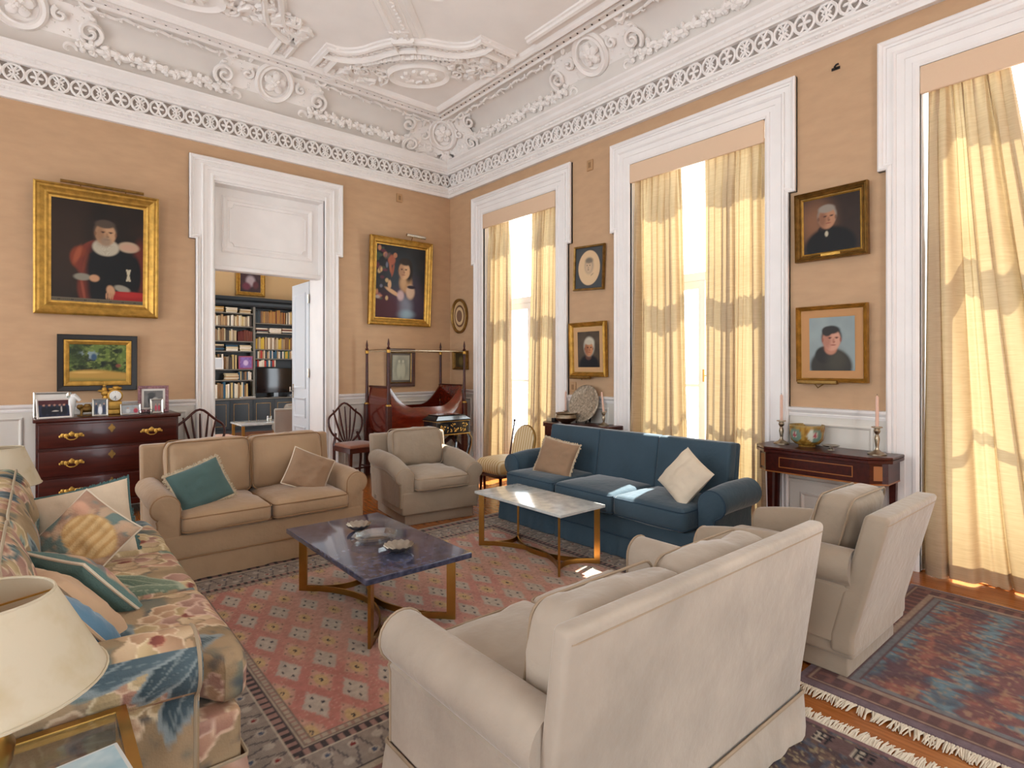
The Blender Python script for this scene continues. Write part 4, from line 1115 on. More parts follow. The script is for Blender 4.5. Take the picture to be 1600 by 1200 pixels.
def bokhara_cols(x, y):
    nz = fbm(x * 55, y * 55, 2, 2); col = np.zeros((len(x), 3)); col[:] = L3('#6e4a48')
    ph = (y - .80) / .30 + (fbm(x * 26, y * 4, 6, 2) - .5) * .55
    t = np.abs((ph % 1) - .5) * 2
    streak = fbm(x * 30, y * 7, 9, 2)
    put(col, sstep(.30, .60, 1 - t + (streak - .5) * .9 - .25), '#4f6a76', .9)
    put(col, sstep(.66, .9, 1 - t + (streak - .5) * .6 - .05) , '#73868a', .5)
    put(col, sstep(.45, .62, fbm(x * 16, y * 16, 4, 2)) * sstep(.35, .75, t), '#8f5a4c', .8)
    put(col, sstep(.63, .72, fbm(x * 60, y * 60, 8, 1)), '#a08468', .5)
    put(col, sstep(.58, .66, fbm(x * 9, y * 9, 14, 2)), '#3d3846', .5)
    # border
    dx = np.minimum(x - 2.69, 4.445 - x); dy = 1.16 - y; d = np.minimum(dx, dy)
    B = np.zeros_like(col); B[:] = L3('#5b403f'); s = np.where(dx < dy, y, x)
    put(B, (np.abs(((s * 14) % 1) - .5) < .2) * (np.abs(d - .10) < .035), '#77524a'); put(B, (d < .035).astype(float), '#6d5c62'); put(B, (np.abs(d - .15) < .012).astype(float), '#8f7a6a')
    put(B, (np.abs(d - .19) < .018).astype(float), '#6c6a6c'); put(B, (np.abs(d - .052) < .006).astype(float), '#927a68')
    o = d < .21; col[o] = B[o]
    put(col, (4.445 - x < .014).astype(float), '#b8a592')
    return col * (.72 + .5 * nz)[:, None]
T, cc = rug('carpet', 'red and blue banded rug under the right-hand armchair', 2.67, 4.445, -1.5, 1.16, .010, bokhara_cols)
fringe(T, cc, 2.672, 2.605, -0.6, 1.15, 330, 3)
def dark_cols(x, y):
    nz = fbm(x * 70, y * 70, 2, 2); col = np.zeros((len(x), 3)); col[:] = L3('#4a3a3a')
    put(col, sstep(.5, .65, fbm(x * 34, y * 34, 4, 2)), '#6a5448'); put(col, sstep(.62, .72, fbm(x * 80, y * 80, 7, 1)), '#9a8a68', .7); put(col, sstep(.60, .7, fbm(x * 40 + 3, y * 40, 9, 1)), '#3b4656', .7)
    d = np.minimum(2.425 - x, np.minimum(1.20 - y, x - .3))
    put(col, (d < .035).astype(float), '#7a5a5a')
    cell = (np.mod(np.floor((x + y) * 40) + np.floor((x - y) * 40), 2) == 0)
    put(col, ((d > .05) & (d < .14)).astype(float), '#5e4846'); put(col, ((d > .06) & (d < .13) & cell & (np.mod(np.floor(y * 14), 2) == 0)).astype(float), '#17161b'); put(col, ((d > .06) & (d < .13) & ~cell & (np.mod(np.floor(y * 28), 4) == 1)).astype(float), '#c0b49e', .6)
    return col * (.7 + .5 * nz)[:, None]
T, cc = rug('carpet', 'dark speckled rug with ragged cream fringe under the near sofa', .30, 2.425, -1.2, 1.20, .009, dark_cols, waves=.012)
fringe(T, cc, 2.42, 2.50, -0.5, 1.19, 360, 5)
T, cc = rug('carpet', 'grey-mauve rug lying before the chest of drawers', -1.2, .62, 4.75, 6.35, .012, lambda x, y: (np.array([L3('#7d7478')]) * (.75 + .4 * fbm(x * 40, y * 40, 3, 2))[:, None] * np.where(np.abs(((x * 6) % 1) - .5) < .12, .8, 1.0)[:, None]))
# ------------------------------------------------------------------ curtains and pelmets
M_curt = curtain_mat('slub_silk', '#bca68c', '#dcbf8c', 0.15)
M_pelm = mat('pelmet_cloth', '#d9bc9e', 0.8, bump=.2, bscale=200)
def curtain(label, yt, yb, nf, seed, zt=3.415, flip=1, bulge=.0):
    rr = random.Random(seed)
    ph = [rr.uniform(0, 6.28) for _ in range(4)]
    yc = (yb[0] + yb[1]) / 2
    def fn(U, W_):
        v = W_                                     # 0 at the floor, 1 at the top
        a = yb[0] + (yb[1] - yb[0]) * U; b = yt[0] + (yt[1] - yt[0]) * U
        s = v ** .8
        Y = a * (1 - s) + b * s
        UU = U + .055*np.sin(2*math.pi*1.2*U + ph[1]) + .035*np.sin(2*math.pi*2.7*U + ph[2]) + .012*np.sin(2.6*v + ph[3] + 4*U)
        f = np.tanh(1.7*np.sin(2*math.pi*nf*UU + ph[0])) * (.72 + .28*np.sin(2*math.pi*1.7*U + ph[3])) / .85
        f2 = np.sin(2*math.pi*nf*2.3*U + ph[2] + 2.0*v)
        f3 = np.sin(2*math.pi*nf*3.1*U + ph[1])
        env = sstep(0, .06, U) * sstep(1, .94, U) * .7 + .3
        tight = sstep(.86, 1.0, v)
        amp = (.078 - .030 * v) * (1 - tight) + .014 * tight
        X = XE + .055 - (1 - v) ** 2 * .055 + f * amp * env + f2 * .010 * (1 - v * .4) + f3 * .008 * tight
        Y = Y + .034 * np.cos(2*math.pi*nf*UU + ph[0]) * (1 - .5 * v) + .006 * f2 + bulge * np.sin(math.pi * v) * (U if flip > 0 else 1 - U)
        Z = .012 + (zt - .012) * v + .008 * np.sin(U * 21 + ph[1]) * (1 - v)
        return X, Y, Z
    V, F = gridsheet(150, 70, fn)
    T = thing('curtain', label, 'curtain', (XE, yc, 0), 0, 'slubbed silk curtains')
    cc = np.array([XE, yc, 0])
    mk('cloth', (V - cc, F), M_curt, T)
    def hem(U, W_):
        x, y, z = fn(U, W_ * .028)
        return x - .004, y, z
    V, F = gridsheet(150, 3, hem); mk('hem', (V - cc, F), M_curt, T)
    return T
curtain('left curtain of the far window, by the corner', (5.80, 6.255), (5.72, 6.27), 5, 1)
curtain('right curtain of the far window, beside the oval drawing', (4.83, 5.33), (4.83, 5.36), 6, 2)
curtain('left curtain of the middle window, above the blue sofa', (3.17, 3.715), (3.04, 3.73), 6, 3)
curtain('right curtain of the middle window, beside the near console', (2.29, 2.895), (2.25, 2.87), 7, 4)
curtain('wide glowing curtain of the nearest window at the right edge', (.715, 1.175), (.12, 1.22), 6, 5)
for i, (c, w_) in enumerate(zip(WIN_Y[:3], ('far', 'middle', 'nearest'))):
    T = thing('pelmet', 'cloth-covered pelmet board heading the %s window' % w_, 'pelmet', (XE + .03, c, 3.36), 0, 'pelmets')
    mk('board', rbox(.012, IN_H - .004, .098, .010, (1, 6, 1), 3, c=(-.062, 0, .100)), M_pelm, T); mk('top_board', box(-.05, .10, -IN_H + .004, IN_H - .004, .18, .198), M_pelm, T, smooth=False)
    mk('rail', tube([(.05, -IN_H + .02, .075), (.05, IN_H - .02, .075)], .010, 8), M_brass, T)

# ------------------------------------------------------------------ pictures
M_canvas = mat('oil_paint', '#ffffff', 0.42, attr=True, spec=.25)
M_print = mat('printed_paper', '#ffffff', 0.35, attr=True, spec=.4)
P_GILT = lambda w: [(0, 0), (0, .045), (.12*w, .055), (.2*w, .045), (.34*w, .05), (.5*w, .036), (.62*w, .030), (.72*w, .034), (.8*w, .026), (.86*w, .018), (w, .016), (w, 0)]
P_FLAT = lambda w: [(0, 0), (0, .028), (.1*w, .034), (.85*w, .028), (w, .016), (w, 0)]
def picture(name, label, wall, a0, a1, z0, z1, bw, m, colfn, res=70, tilt=0.02, roll=0.0, prof=P_GILT, inner=None, group=None, off=.012, mcan=None):
    """wall 'n' or 'e'; a0 is the viewer's left edge"""
    w, h = abs(a1 - a0), z1 - z0
    ac = (a0 + a1) / 2
    o_ = off + math.sin(tilt) * h / 2
    loc = (ac, YN - o_, (z0 + z1) / 2) if wall == 'n' else (XE - o_, ac, (z0 + z1) / 2)
    T = thing(name, label, 'picture', loc, 0, group)
    T.rotation_euler = (tilt, roll, 0 if wall == 'n' else R(-90))
    if wall == 'e': T.rotation_mode = 'XYZ'
    fr = lambda a, b, h_: (a, -h_, b)
    F_ = mk('frame', sweep2d(rect(-w/2, w/2, -h/2, h/2), prof(bw), True, fr), m, T, sharp=22)
    cw, ch = w / 2 - bw, h / 2 - bw
    if inner:
        iw, im = inner
        mk('inner_frame', sweep2d(rect(-cw - .002, cw + .002, -ch - .002, ch + .002), [(0, .004), (0, .020), (.3*iw, .022), (.9*iw, .014), (iw, .010), (iw, .004)], True, fr), im, T, sharp=22)
        cw -= iw - .003; ch -= iw - .003
    nu = res; nv = max(8, int(res * ch / cw))
    V, F = gridsheet(nu, nv, lambda U, W_: ((U*2-1)*cw, np.full_like(U, -.013), (W_*2-1)*ch))
    u = (V[:, 0] / cw + 1) / 2; v = (V[:, 2] / ch + 1) / 2
    mk('canvas', (V, F), mcan or M_canvas, T, col=colfn(u, v, cw / ch))
    mk('backing', box(-w/2 + .005, w/2 - .005, -.006, .006, -h/2 + .005, h/2 - .005), M_mahog, T, smooth=False)
    return T
def el(u, v, cx, cy, rx, ry, soft=.25, rot=0.0):
    x, y = u - cx, v - cy
    if rot: x, y = x*math.cos(rot) + y*math.sin(rot), -x*math.sin(rot) + y*math.cos(rot)
    return sstep(1 + soft, 1 - soft, np.sqrt((x/rx)**2 + (y/ry)**2))
def ground(u, v, c1, c2, s=4, seed=1):
    col = np.zeros((len(u), 3)); col[:] = L3(c1); put(col, fbm(u*s, v*s, seed), c2, .9); return col
def face(col, u, v, cx, cy, r, asp, skin, shade, hair, hair_top=True, beard=None, turn=0.12, moust=None):
    rx = r * .74 / asp; ry = r
    if hair_top: put(col, el(u, v, cx, cy + .22*r, rx*1.12, ry*.98, .15), hair)
    put(col, el(u, v, cx, cy, rx, ry, .12), skin)
    put(col, el(u, v, cx - rx*.55, cy - .05*ry, rx*.5, ry*.8, .6), shade, .6)
    if hair_top: put(col, el(u, v, cx - .05*rx, cy + .86*ry, rx*.95, ry*.36, .25), hair)
    for s in (-1, 1):
        ex = cx + rx*(turn + s*.38)
        put(col, el(u, v, ex, cy + .18*ry, rx*.24, ry*.07, .5), shade, .9)
        put(col, el(u, v, ex, cy + .14*ry, rx*.13, ry*.055, .4), '#1a1412')
        put(col, el(u, v, cx + s*rx*1.0, cy - .02*ry, rx*.12, ry*.2, .3), shade, .7)
    put(col, el(u, v, cx + rx*(turn + .03), cy - .12*ry, rx*.14, ry*.22, .6), shade, .5)
    put(col, el(u, v, cx + rx*(turn + .10), cy - .22*ry, rx*.13, ry*.06, .5), shade, .8)
    put(col, el(u, v, cx + rx*(turn), cy - .48*ry, rx*.30, ry*.055, .5), '#7a3830', .8)
    if moust: put(col, el(u, v, cx + rx*turn, cy - .38*ry, rx*.36, ry*.08, .5), moust)
    if beard: put(col, el(u, v, cx + rx*turn*.5, cy - .72*ry, rx*.72, ry*.42, .4), beard)
def old_master(u, v, asp):
    c = ground(u, v, '#171310', '#2a1f18'); put(c, el(u, v, .12, .55, .25, .5, .8), '#33241a', .7)
    put(c, el(u, v, .40, .55, .13, .055, .2, .5), '#6b2e20'); put(c, el(u, v, .29, .44, .10, .11, .2), '#74341f'); put(c, el(u, v, .36, .36, .10, .10, .25), '#6b2e20'); put(c, el(u, v, .27, .47, .03, .09, .5, -.4), '#9a5034', .7); put(c, el(u, v, .36, .41, .02, .10, .5, -.3), '#8a4028', .7); put(c, el(u, v, .35, .12, .08, .15, .25, .15), '#642a1c'); put(c, el(u, v, .33, .12, .015, .12, .5, .2), '#8a4430', .7)
    put(c, el(u, v, .97, .38, .10, .28, .3), '#5c241a'); put(c, el(u, v, .62, .34, .27, .33, .2), '#0f1012'); put(c, el(u, v, .60, .12, .22, .25, .2), '#0e0f10'); put(c, el(u, v, .88, .30, .10, .22, .2), '#0f0f11')
    put(c, el(u, v, .83, .59, .12, .055, .2), '#a8927a'); put(c, el(u, v, .84, .585, .10, .035, .4), '#b58a74', .7)
    put(c, el(u, v, .575, .565, .145, .085, .15), '#b3aa96'); put(c, np.abs(np.sin(np.arctan2(v - .6, (u - .575)) * 26)) * el(u, v, .575, .57, .135, .085, .15), '#8a8270', .5)
    face(c, u, v, .57, .70, .115, asp, '#b08a68', '#6b4a34', '#4a3e34', True, None); put(c, el(u, v, .575, .625, .06, .05, .5), '#7d6c5a', .8)
    put(c, el(u, v, .32, .25, .09, .035, .25), '#7d786a'); put(c, el(u, v, .45, .245, .055, .035, .25), '#b08463')
    put(c, el(u, v, .76, .155, .09, .035, .25, -.2), '#8a8576'); put(c, ((u > .62) & (v < .125) & (v > .03)).astype(float), '#8c1c1c'); put(c, el(u, v, .85, .10, .15, .03, .5), '#a82a24', .6)
    put(c, el(u, v, .63, .13, .045, .055, .25, .5), '#b48a68')
    for k in range(4): put(c, el(u, v, .585 + .022*k, .075, .010, .035, .3), '#a87c5c')
    for a in (.5, -.5): put(c, sstep(.014, .006, np.abs((u - .83)*math.cos(a) - (v - .30)*math.sin(a)*.5)) * (np.abs(v - .30) < .065), '#b5aa90')
    put(c, (v < .035).astype(float), '#5f5544'); put(c, (v < .03) * (np.abs(np.sin(u*160)) > .6) * (np.abs(v - .016) < .008), '#2c261e', .7)
    return c
def landscape(u, v, asp):
    n = fbm(u*9, v*7, 3); n2 = fbm(u*22, v*18, 5)
    c = np.zeros((len(u), 3)); c[:] = L3('#3c4a24'); put(c, sstep(.45, .6, n), '#5f7034'); put(c, sstep(.52, .66, n2), '#7c8a4a', .7); put(c, sstep(.55, .7, fbm(u*6 + 3, v*6, 8)), '#1d2418', .9)
    put(c, el(u, v, .12, .75, .16, .3, .5), '#26331c', .8); put(c, el(u, v, .46, .50, .22, .20, .4) * sstep(.35, .6, fbm(u*10, v*10, 23)), '#20261f'); put(c, el(u, v, .33, .72, .15, .12, .5) * sstep(.4, .6, fbm(u*14, v*12, 21)), '#8a9aa2', .8); put(c, el(u, v, .42, .66, .05, .09, .4), '#38506a')
    put(c, sstep(.30, .22, v - .05*np.sin(u*4)), '#b08a44'); put(c, sstep(.14, .05, v + .06*u), '#8f7a3a'); put(c, el(u, v, .3, .24, .25, .03, .5), '#d0a860', .8); put(c, el(u, v, .86, .42, .05, .05, .4), '#8f5040', .7)
    return c
def lady_cherub(u, v, asp):
    c = ground(u, v, '#16181c', '#2b2a2c'); put(c, el(u, v, .55, .5, .3, .3, .8), '#34424c', .6)
    put(c, el(u, v, .62, .18, .36, .26, .5), '#4b3a4c'); put(c, el(u, v, .75, .3, .2, .3, .5), '#3c3444', .8); put(c, el(u, v, .60, .16, .14, .15, .6), '#7f8796', .8); put(c, el(u, v, .62, .06, .16, .06, .6), '#8fb0c0', .7)
    put(c, el(u, v, .2, .12, .3, .22, .5), '#4a2028', .8)
    put(c, el(u, v, .30, .80, .075, .07, .25, .4), '#96543e'); put(c, el(u, v, .37, .87, .04, .035, .2), '#a06a4c'); put(c, el(u, v, .28, .70, .025, .09, .3, .2), '#96583f'); put(c, el(u, v, .33, .66, .022, .09, .3, -.25), '#8c4e3a'); put(c, el(u, v, .22, .85, .06, .03, .4, .6), '#5c4440')
    r2 = random.Random(3)
    for k in range(26):
        put(c, el(u, v, r2.uniform(.0, .24), r2.uniform(.25, .95), r2.uniform(.02, .05), r2.uniform(.015, .04), .4), r2.choice(['#8a5a60', '#a89a92', '#5c2c38', '#b07858', '#3c4a38', '#c0a070', '#6a6a78']), .85)
    put(c, el(u, v, .60, .50, .13, .13, .3), '#b08a64'); put(c, el(u, v, .56, .56, .05, .12, .3), '#b8946e')
    put(c, el(u, v, .70, .38, .09, .10, .3), '#c2a68e'); put(c, el(u, v, .72, .45, .09, .025, .3), '#2a2430')
    put(c, el(u, v, .34, .36, .16, .028, .3, -.35), '#c29a74'); put(c, el(u, v, .27, .46, .035, .06, .3), '#c29a74'); put(c, el(u, v, .5, .32, .07, .07, .4), '#b8a0a0')
    put(c, el(u, v, .58, .72, .14, .12, .3), '#241c18'); put(c, el(u, v, .66, .66, .08, .14, .4), '#241c18')
    face(c, u, v, .565, .67, .12, asp, '#c8a07a', '#7a5440', '#2a201a', False, None, -.1)
    put(c, el(u, v, .58, .795, .12, .05, .3), '#2a201a')
    return c
def engraving(u, v, asp):
    c = ground(u, v, '#8f8e7c', '#b0ad98', 5); put(c, el(u, v, .5, .5, .36, .42, .3), '#75776a', .7)
    for x in (.40, .60): put(c, el(u, v, x, .40, .12, .28, .3), '#a6a48e'); put(c, el(u, v, x, .72, .05, .05, .3), '#b8b49c')
    put(c, (np.minimum(np.minimum(u, 1-u), np.minimum(v, 1-v)) < .06).astype(float), '#4a4038'); return c
def small_dark(u, v, asp):
    c = ground(u, v, '#2a2218', '#4a3c24', 5); put(c, el(u, v, .5, .45, .2, .3, .4), '#6a5a34'); return c
def oval_drawing(u, v, asp):
    c = ground(u, v, '#3b3f42', '#46494b'); put(c, el(u, v, .5, .5, .40, .43, .03), '#d0b28c')
    put(c, el(u, v, .50, .55, .16, .19, .4), '#9a8a78'); put(c, el(u, v, .49, .53, .12, .15, .2), '#bfa486'); put(c, el(u, v, .5, .68, .14, .07, .4), '#5c564e', .8)
    for s in (-1, 1): put(c, el(u, v, .48 + s*.05, .56, .02, .012, .4), '#3c3836')
    put(c, el(u, v, .47, .50, .012, .03, .5), '#7a6e62'); put(c, el(u, v, .475, .45, .03, .008, .5), '#5a504a'); put(c, el(u, v, .62, .33, .06, .015, .5, .5), '#8a7a66', .8)
    return c
def old_lady(u, v, asp):
    c = ground(u, v, '#3a3028', '#5a4c3c', 4); put(c, el(u, v, .3, .3, .3, .4, .6), '#4a4238', .6)
    put(c, el(u, v, .52, .05, .46, .30, .15), '#15171c'); put(c, el(u, v, .5, .30, .14, .10, .25), '#5a3c30')
    put(c, el(u, v, .53, .58, .25, .27, .2), '#a8a090'); put(c, el(u, v, .56, .70, .2, .13, .4), '#c2bba8')
    face(c, u, v, .52, .52, .21, asp, '#b8805a', '#6a3a2a', '#b0a890', False); put(c, el(u, v, .52, .70, .17, .07, .3), '#b8b09c')
    return c
def stern_man(u, v, asp):
    c = ground(u, v, '#241a16', '#38281f', 3); put(c, el(u, v, .22, .55, .3, .4, .8), '#8a6044', .75)
    put(c, el(u, v, .48, .10, .46, .36, .12), '#0e0d0e'); put(c, el(u, v, .40, .42, .13, .08, .2), '#0e0d0e'); put(c, el(u, v, .42, .33, .03, .05, .3), '#b0a890')
    face(c, u, v, .43, .62, .20, asp, '#a8785a', '#5c3a2a', '#8a8074', True, None, .15); return c
def young_man(u, v, asp):
    c = ground(u, v, '#7e8a8c', '#93a09e', 3); put(c, el(u, v, .48, .08, .46, .34, .1), '#35322c'); put(c, el(u, v, .35, .30, .22, .16, .15), '#2a2824'); put(c, el(u, v, .6, .2, .2, .2, .6), '#4a463a', .6)
    put(c, el(u, v, .48, .42, .14, .12, .2), '#b07a62')
    face(c, u, v, .50, .58, .21, asp, '#c4917a', '#8a5040', '#2b2724', True, None, .18); put(c, el(u, v, .40, .735, .11, .09, .2), '#2b2724'); return c
def still_life(u, v, asp):
    c = ground(u, v, '#2a1a1c', '#4a2c30', 4); put(c, el(u, v, .5, .6, .22, .28, .4), '#a89aa0'); put(c, el(u, v, .3, .3, .2, .2, .4), '#6a3040'); put(c, el(u, v, .75, .4, .14, .2, .4), '#5a2c30'); return c

T = picture('oil_portrait', 'large portrait of a bearded figure with white ruff and red robe', 'n', -.017, 1.005, 1.962, 3.232, .135, M_gilt, old_master, 110, tilt=.05)
T['category'] = 'picture'
rod = mk('picture_light', join(tube([(-.31, -.075, .655), (.37, -.075, .655)], .016, 8)), M_gilt_dark, T)
for x in (-.15, .22): mk('bracket', tube([(x, -.005, .62), (x, -.03, .68), (x, -.075, .665)], .005, 6), M_gilt_dark, T)
M_ebony = mat('ebonised', '#17120f', .4)
picture('landscape_painting', 'landscape painting in black and gold frame over the chest of drawers', 'n', .161, .82, 1.205, 1.768, .055, M_ebony, landscape, 90, tilt=.03, prof=P_FLAT, inner=(.045, M_gilt))
T = picture('oil_painting', 'gilt-framed painting of a dark-haired figure with a cherub and flowers', 'n', 3.438, 4.413, 2.023, 3.23, .105, M_gilt, lady_cherub, 100, tilt=.06)
mk('picture_light', tube([(.02, -.10, .66), (.32, -.10, .655)], .022, 10), M_silver, T)
mk('bracket', tube([(.15, -.005, .60), (.15, -.06, .68), (.15, -.10, .67)], .006, 6), M_gilt_dark, T)
picture('engraving', 'pale engraving in a dark red frame behind the bed canopy', 'n', 3.725, 4.161, 1.165, 1.70, .055, M_mahog, engraving, 40, prof=P_FLAT, inner=(.012, M_gilt_dark), tilt=.03, mcan=M_print)
picture('small_painting', 'tiny dark painting on the window wall near the corner', 'e', 6.97, 6.63, 1.405, 1.68, .035, M_gilt_dark, small_dark, 30)
T = picture('pencil_drawing', 'oval pencil drawing of a child in a grey mount, hung crooked', 'e', 4.52, 4.068, 2.31, 2.81, .024, M_gilt_dark, oval_drawing, 80, roll=R(3.0), prof=P_FLAT, mcan=M_print)
M_mount = mat('linen_mount', '#b98a5c', .8)
T = picture('oil_portrait', 'portrait of a white-haired sitter above the silver dish', 'e', 4.568, 4.03, 1.335, 1.948, .055, M_gilt, old_lady, 60, inner=(.055, mat('beige_mount', '#c0986c', .8)), tilt=.03)
mk('picture_light', tube([(-.25, -.06, -.315), (.06, -.06, -.315)], .017, 8), M_gilt_dark, T); mk('bracket', tube([(-.08, -.02, -.30), (-.08, -.05, -.34), (-.08, -.06, -.32)], .006, 6), M_gilt_dark, T)
T = picture('oil_portrait', 'portrait of a stern sitter in black coat, upper of the right-hand pair', 'e', 2.03, 1.50, 2.293, 2.84, .05, M_gilt_dark, stern_man, 70, inner=(.014, M_gilt), tilt=.03)
mk('name_plate', box(-.07, .07, -.034, -.026, -.245, -.225), M_gilt, T)
T = picture('oil_portrait', 'portrait of a dark-haired sitter on blue-grey ground above the near console', 'e', 2.018, 1.504, 1.325, 1.928, .035, M_gilt, young_man, 70, inner=(.06, M_mount), tilt=.02)
mk('picture_light', bbox(-.24, .055, -.075, -.025, -.315, -.285, .006), M_gilt_dark, T); mk('bracket', tube([(-.12, -.04, -.31), (-.09, -.05, -.345), (-.05, -.04, -.315)], .005, 6), M_gilt_dark, T)
# round-cornered oval frame in the corner
T = thing('oval_picture', 'oval gilt frame with banded mount beside the far window', 'picture', (XE - .012, 6.845, 2.19)); T.rotation_euler = (.03, 0, R(-90))
ov = [(.20*math.cos(2*math.pi*i/36), .255*math.sin(2*math.pi*i/36)) for i in range(36)]
fr = lambda a, b, h_: (a, -h_, b)
mk('frame', sweep2d(ov, [(0, 0), (0, .03), (.015, .036), (.035, .022), (.04, 0)], True, fr), M_gilt_dark, T)
for k, (s, c_) in enumerate(((.84, '#c2a276'), (.64, '#6a4a34'), (.52, '#cdb288'), (.34, '#7a5c48'))):
    mk('mount' if k < 3 else 'miniature', prism([(a*s, b*s) for a, b in ov], .004 + .002*k, .007 + .002*k, fr), mat('oval_mount_%d' % k, c_, .6), T, smooth=False)
for lab, loc, rz in (('small beige wall plate high on the wall left of the corner', (3.93, YN, 3.83), 0), ('small beige wall plate between the far and middle windows', (XE, 4.30, 3.72), R(-90)), ('beige socket plate low beside the silver dish', (XE, 4.56, 1.21), R(-90))):
    T = thing('wall_plate', lab, 'plate', loc, rz, 'wall plates')
    mk('plate', bbox(-.045, .045, -.016, -.001, -.06, .06, .006), mat('plate_beige', '#b08a62', .5), T); mk('slot', box(-.018, .018, -.018, -.015, -.03, .03), mat('plate_slot', '#8a6844', .5), T)
T = thing('wall_hook', 'dark iron hook under the cornice between two windows', 'hook', (XE, 1.74, 3.78)); T.rotation_euler = (0, 0, R(-90))
mk('hook', tube([(0, -.002, 0), (.0, -.03, .005), (.015, -.035, .015), (.03, -.03, .018)], .007, 6), M_ebony, T); mk('backplate', box(-.03, .03, -.008, -.001, -.010, .010), M_ebony, T)

# ------------------------------------------------------------------ coffee tables
M_pewter0 = mat('old_silver', '#a0978a', .3, metal=1.0, var=.2, scale=30)
def shell_dish(label, x, y, z, r):
    T = thing('shell_dish', label, 'dish', (x, y, z), 0, 'silver shell dishes')
    n = 48; rings = []
    for t, zz, th in ((0.0, .008, 0), (.35, .009, .3), (.65, .018, .7), (.9, .034, 1), (1.0, .042, 1), (1.0, .0395, 1), (.88, .028, 1), (.6, .012, .6), (.3, .004, .2), (.28, 0, 0)):
        rings.append([(r*t*(1 + .02*th*math.cos(14*2*math.pi*i/n))*math.cos(2*math.pi*i/n), r*t*(1 + .02*th*math.cos(14*2*math.pi*i/n))*math.sin(2*math.pi*i/n), zz + .004*th*math.cos(14*2*math.pi*i/n) + .006*(t > .1)*0) for i in range(n)])
    mk('bowl', loft(rings[1:]), M_pewter0, T, sharp=60); mk('foot', lathe([(.30*r, 0), (.32*r, .006), (.28*r, .008)], 20), M_silver, T)
    return T
def coffee_table(name, label, x0, x1, y0, y1, h, th, mtop, edge, lw, inset):
    cx, cy = (x0 + x1)/2, (y0 + y1)/2; T = thing(name, label, 'coffee table', (cx, cy, 0))
    w, d = (x1 - x0)/2, (y1 - y0)/2
    mk('table_top', rbox(w, d, th/2, edge, (2, 2, 1), 3, c=(0, 0, h - th/2)), mtop, T)
    a, b = w - inset[0], d - inset[1]; bh = .035; bt = .008
    for sx in (-1, 1):
        for sy in (-1, 1):
            # angle legs: a broad flat bar turned on the diagonal
            mk('leg', xf(box(-lw/2, lw/2, -bt, bt, .012, h - th), (sx*a, sy*b, 0), (0, 0, math.atan2(sy, sx)*0 + (R(-45) if sx*sy < 0 else R(45)))), M_brass, T, smooth=False)
    def arc(p, q, bow):
        p, q = Vector(p), Vector(q); m = (p + q)/2; dirc = -m.normalized(); pts = []
        for k in range(13):
            t = k/12; pts.append(p.lerp(q, t) + dirc*bow*math.sin(math.pi*t)**.8)
        return pts
    C = [(-a, -b, 0), (a, -b, 0), (a, b, 0), (-a, b, 0)]
    for k in range(4):
        p, q = C[k], C[(k + 1) % 4]
        L_ = (Vector(p) - Vector(q)).length
        pts = arc(p, q, .24*L_ if L_ > .7 else .30*L_)
        rings = []
        for i, pt in enumerate(pts):
            t = (pts[min(i + 1, 12)] - pts[max(i - 1, 0)]).normalized(); nrm = Vector((-t.y, t.x, 0))
            rings.append([tuple(pt + nrm*s*bt/1.6 + Vector((0, 0, z))) for s, z in ((-1, .012), (1, .012), (1, .012 + bh), (-1, .012 + bh))])
        mk('stretcher', loft(rings), M_brass, T)
    return T
M_lapis = mat('blue_stone', '#23283c', .10, var=.5, scale=26, color2='#5c6078', coat=.5, detail=8, varpos=.56)
M_marble = mat('pale_marble', '#9aa09e', .14, var=.35, scale=14, color2='#d4d6d4', coat=.4, detail=8)
coffee_table('coffee_table', 'low table with blue stone top on curved brass base', 1.24, 1.885, 2.58, 3.735, .40, .032, M_lapis, .006, .05, (.075, .10))
coffee_table('coffee_table', 'low table with pale marble top beside the blue sofa', 2.71, 3.17, 2.70, 3.68, .445, .022, M_marble, .004, .042, (.035, .05))
shell_dish('shell dish farther from the viewer on the blue stone table', 1.585, 3.40, .40, .078)
shell_dish('shell dish nearest the corner of the blue stone table', 1.575, 2.86, .40, .085)
T = thing('ashtray', 'chunky clear crystal ashtray between the two shell dishes', 'ashtray', (1.56, 3.13, .40), R(12))
M_crys = glass_mat('crystal', (.95, .97, .97), .03, .22)
oc = lambda r, z: [(r*1.25*math.cos(R(22.5 + 45*i)), r*math.sin(R(22.5 + 45*i)), z) for i in range(8)]
mk('bowl', loft([oc(.085, .0), oc(.115, .012), oc(.118, .045), oc(.104, .047), oc(.085, .020), oc(.06, .014)]), M_crys, T, smooth=False)

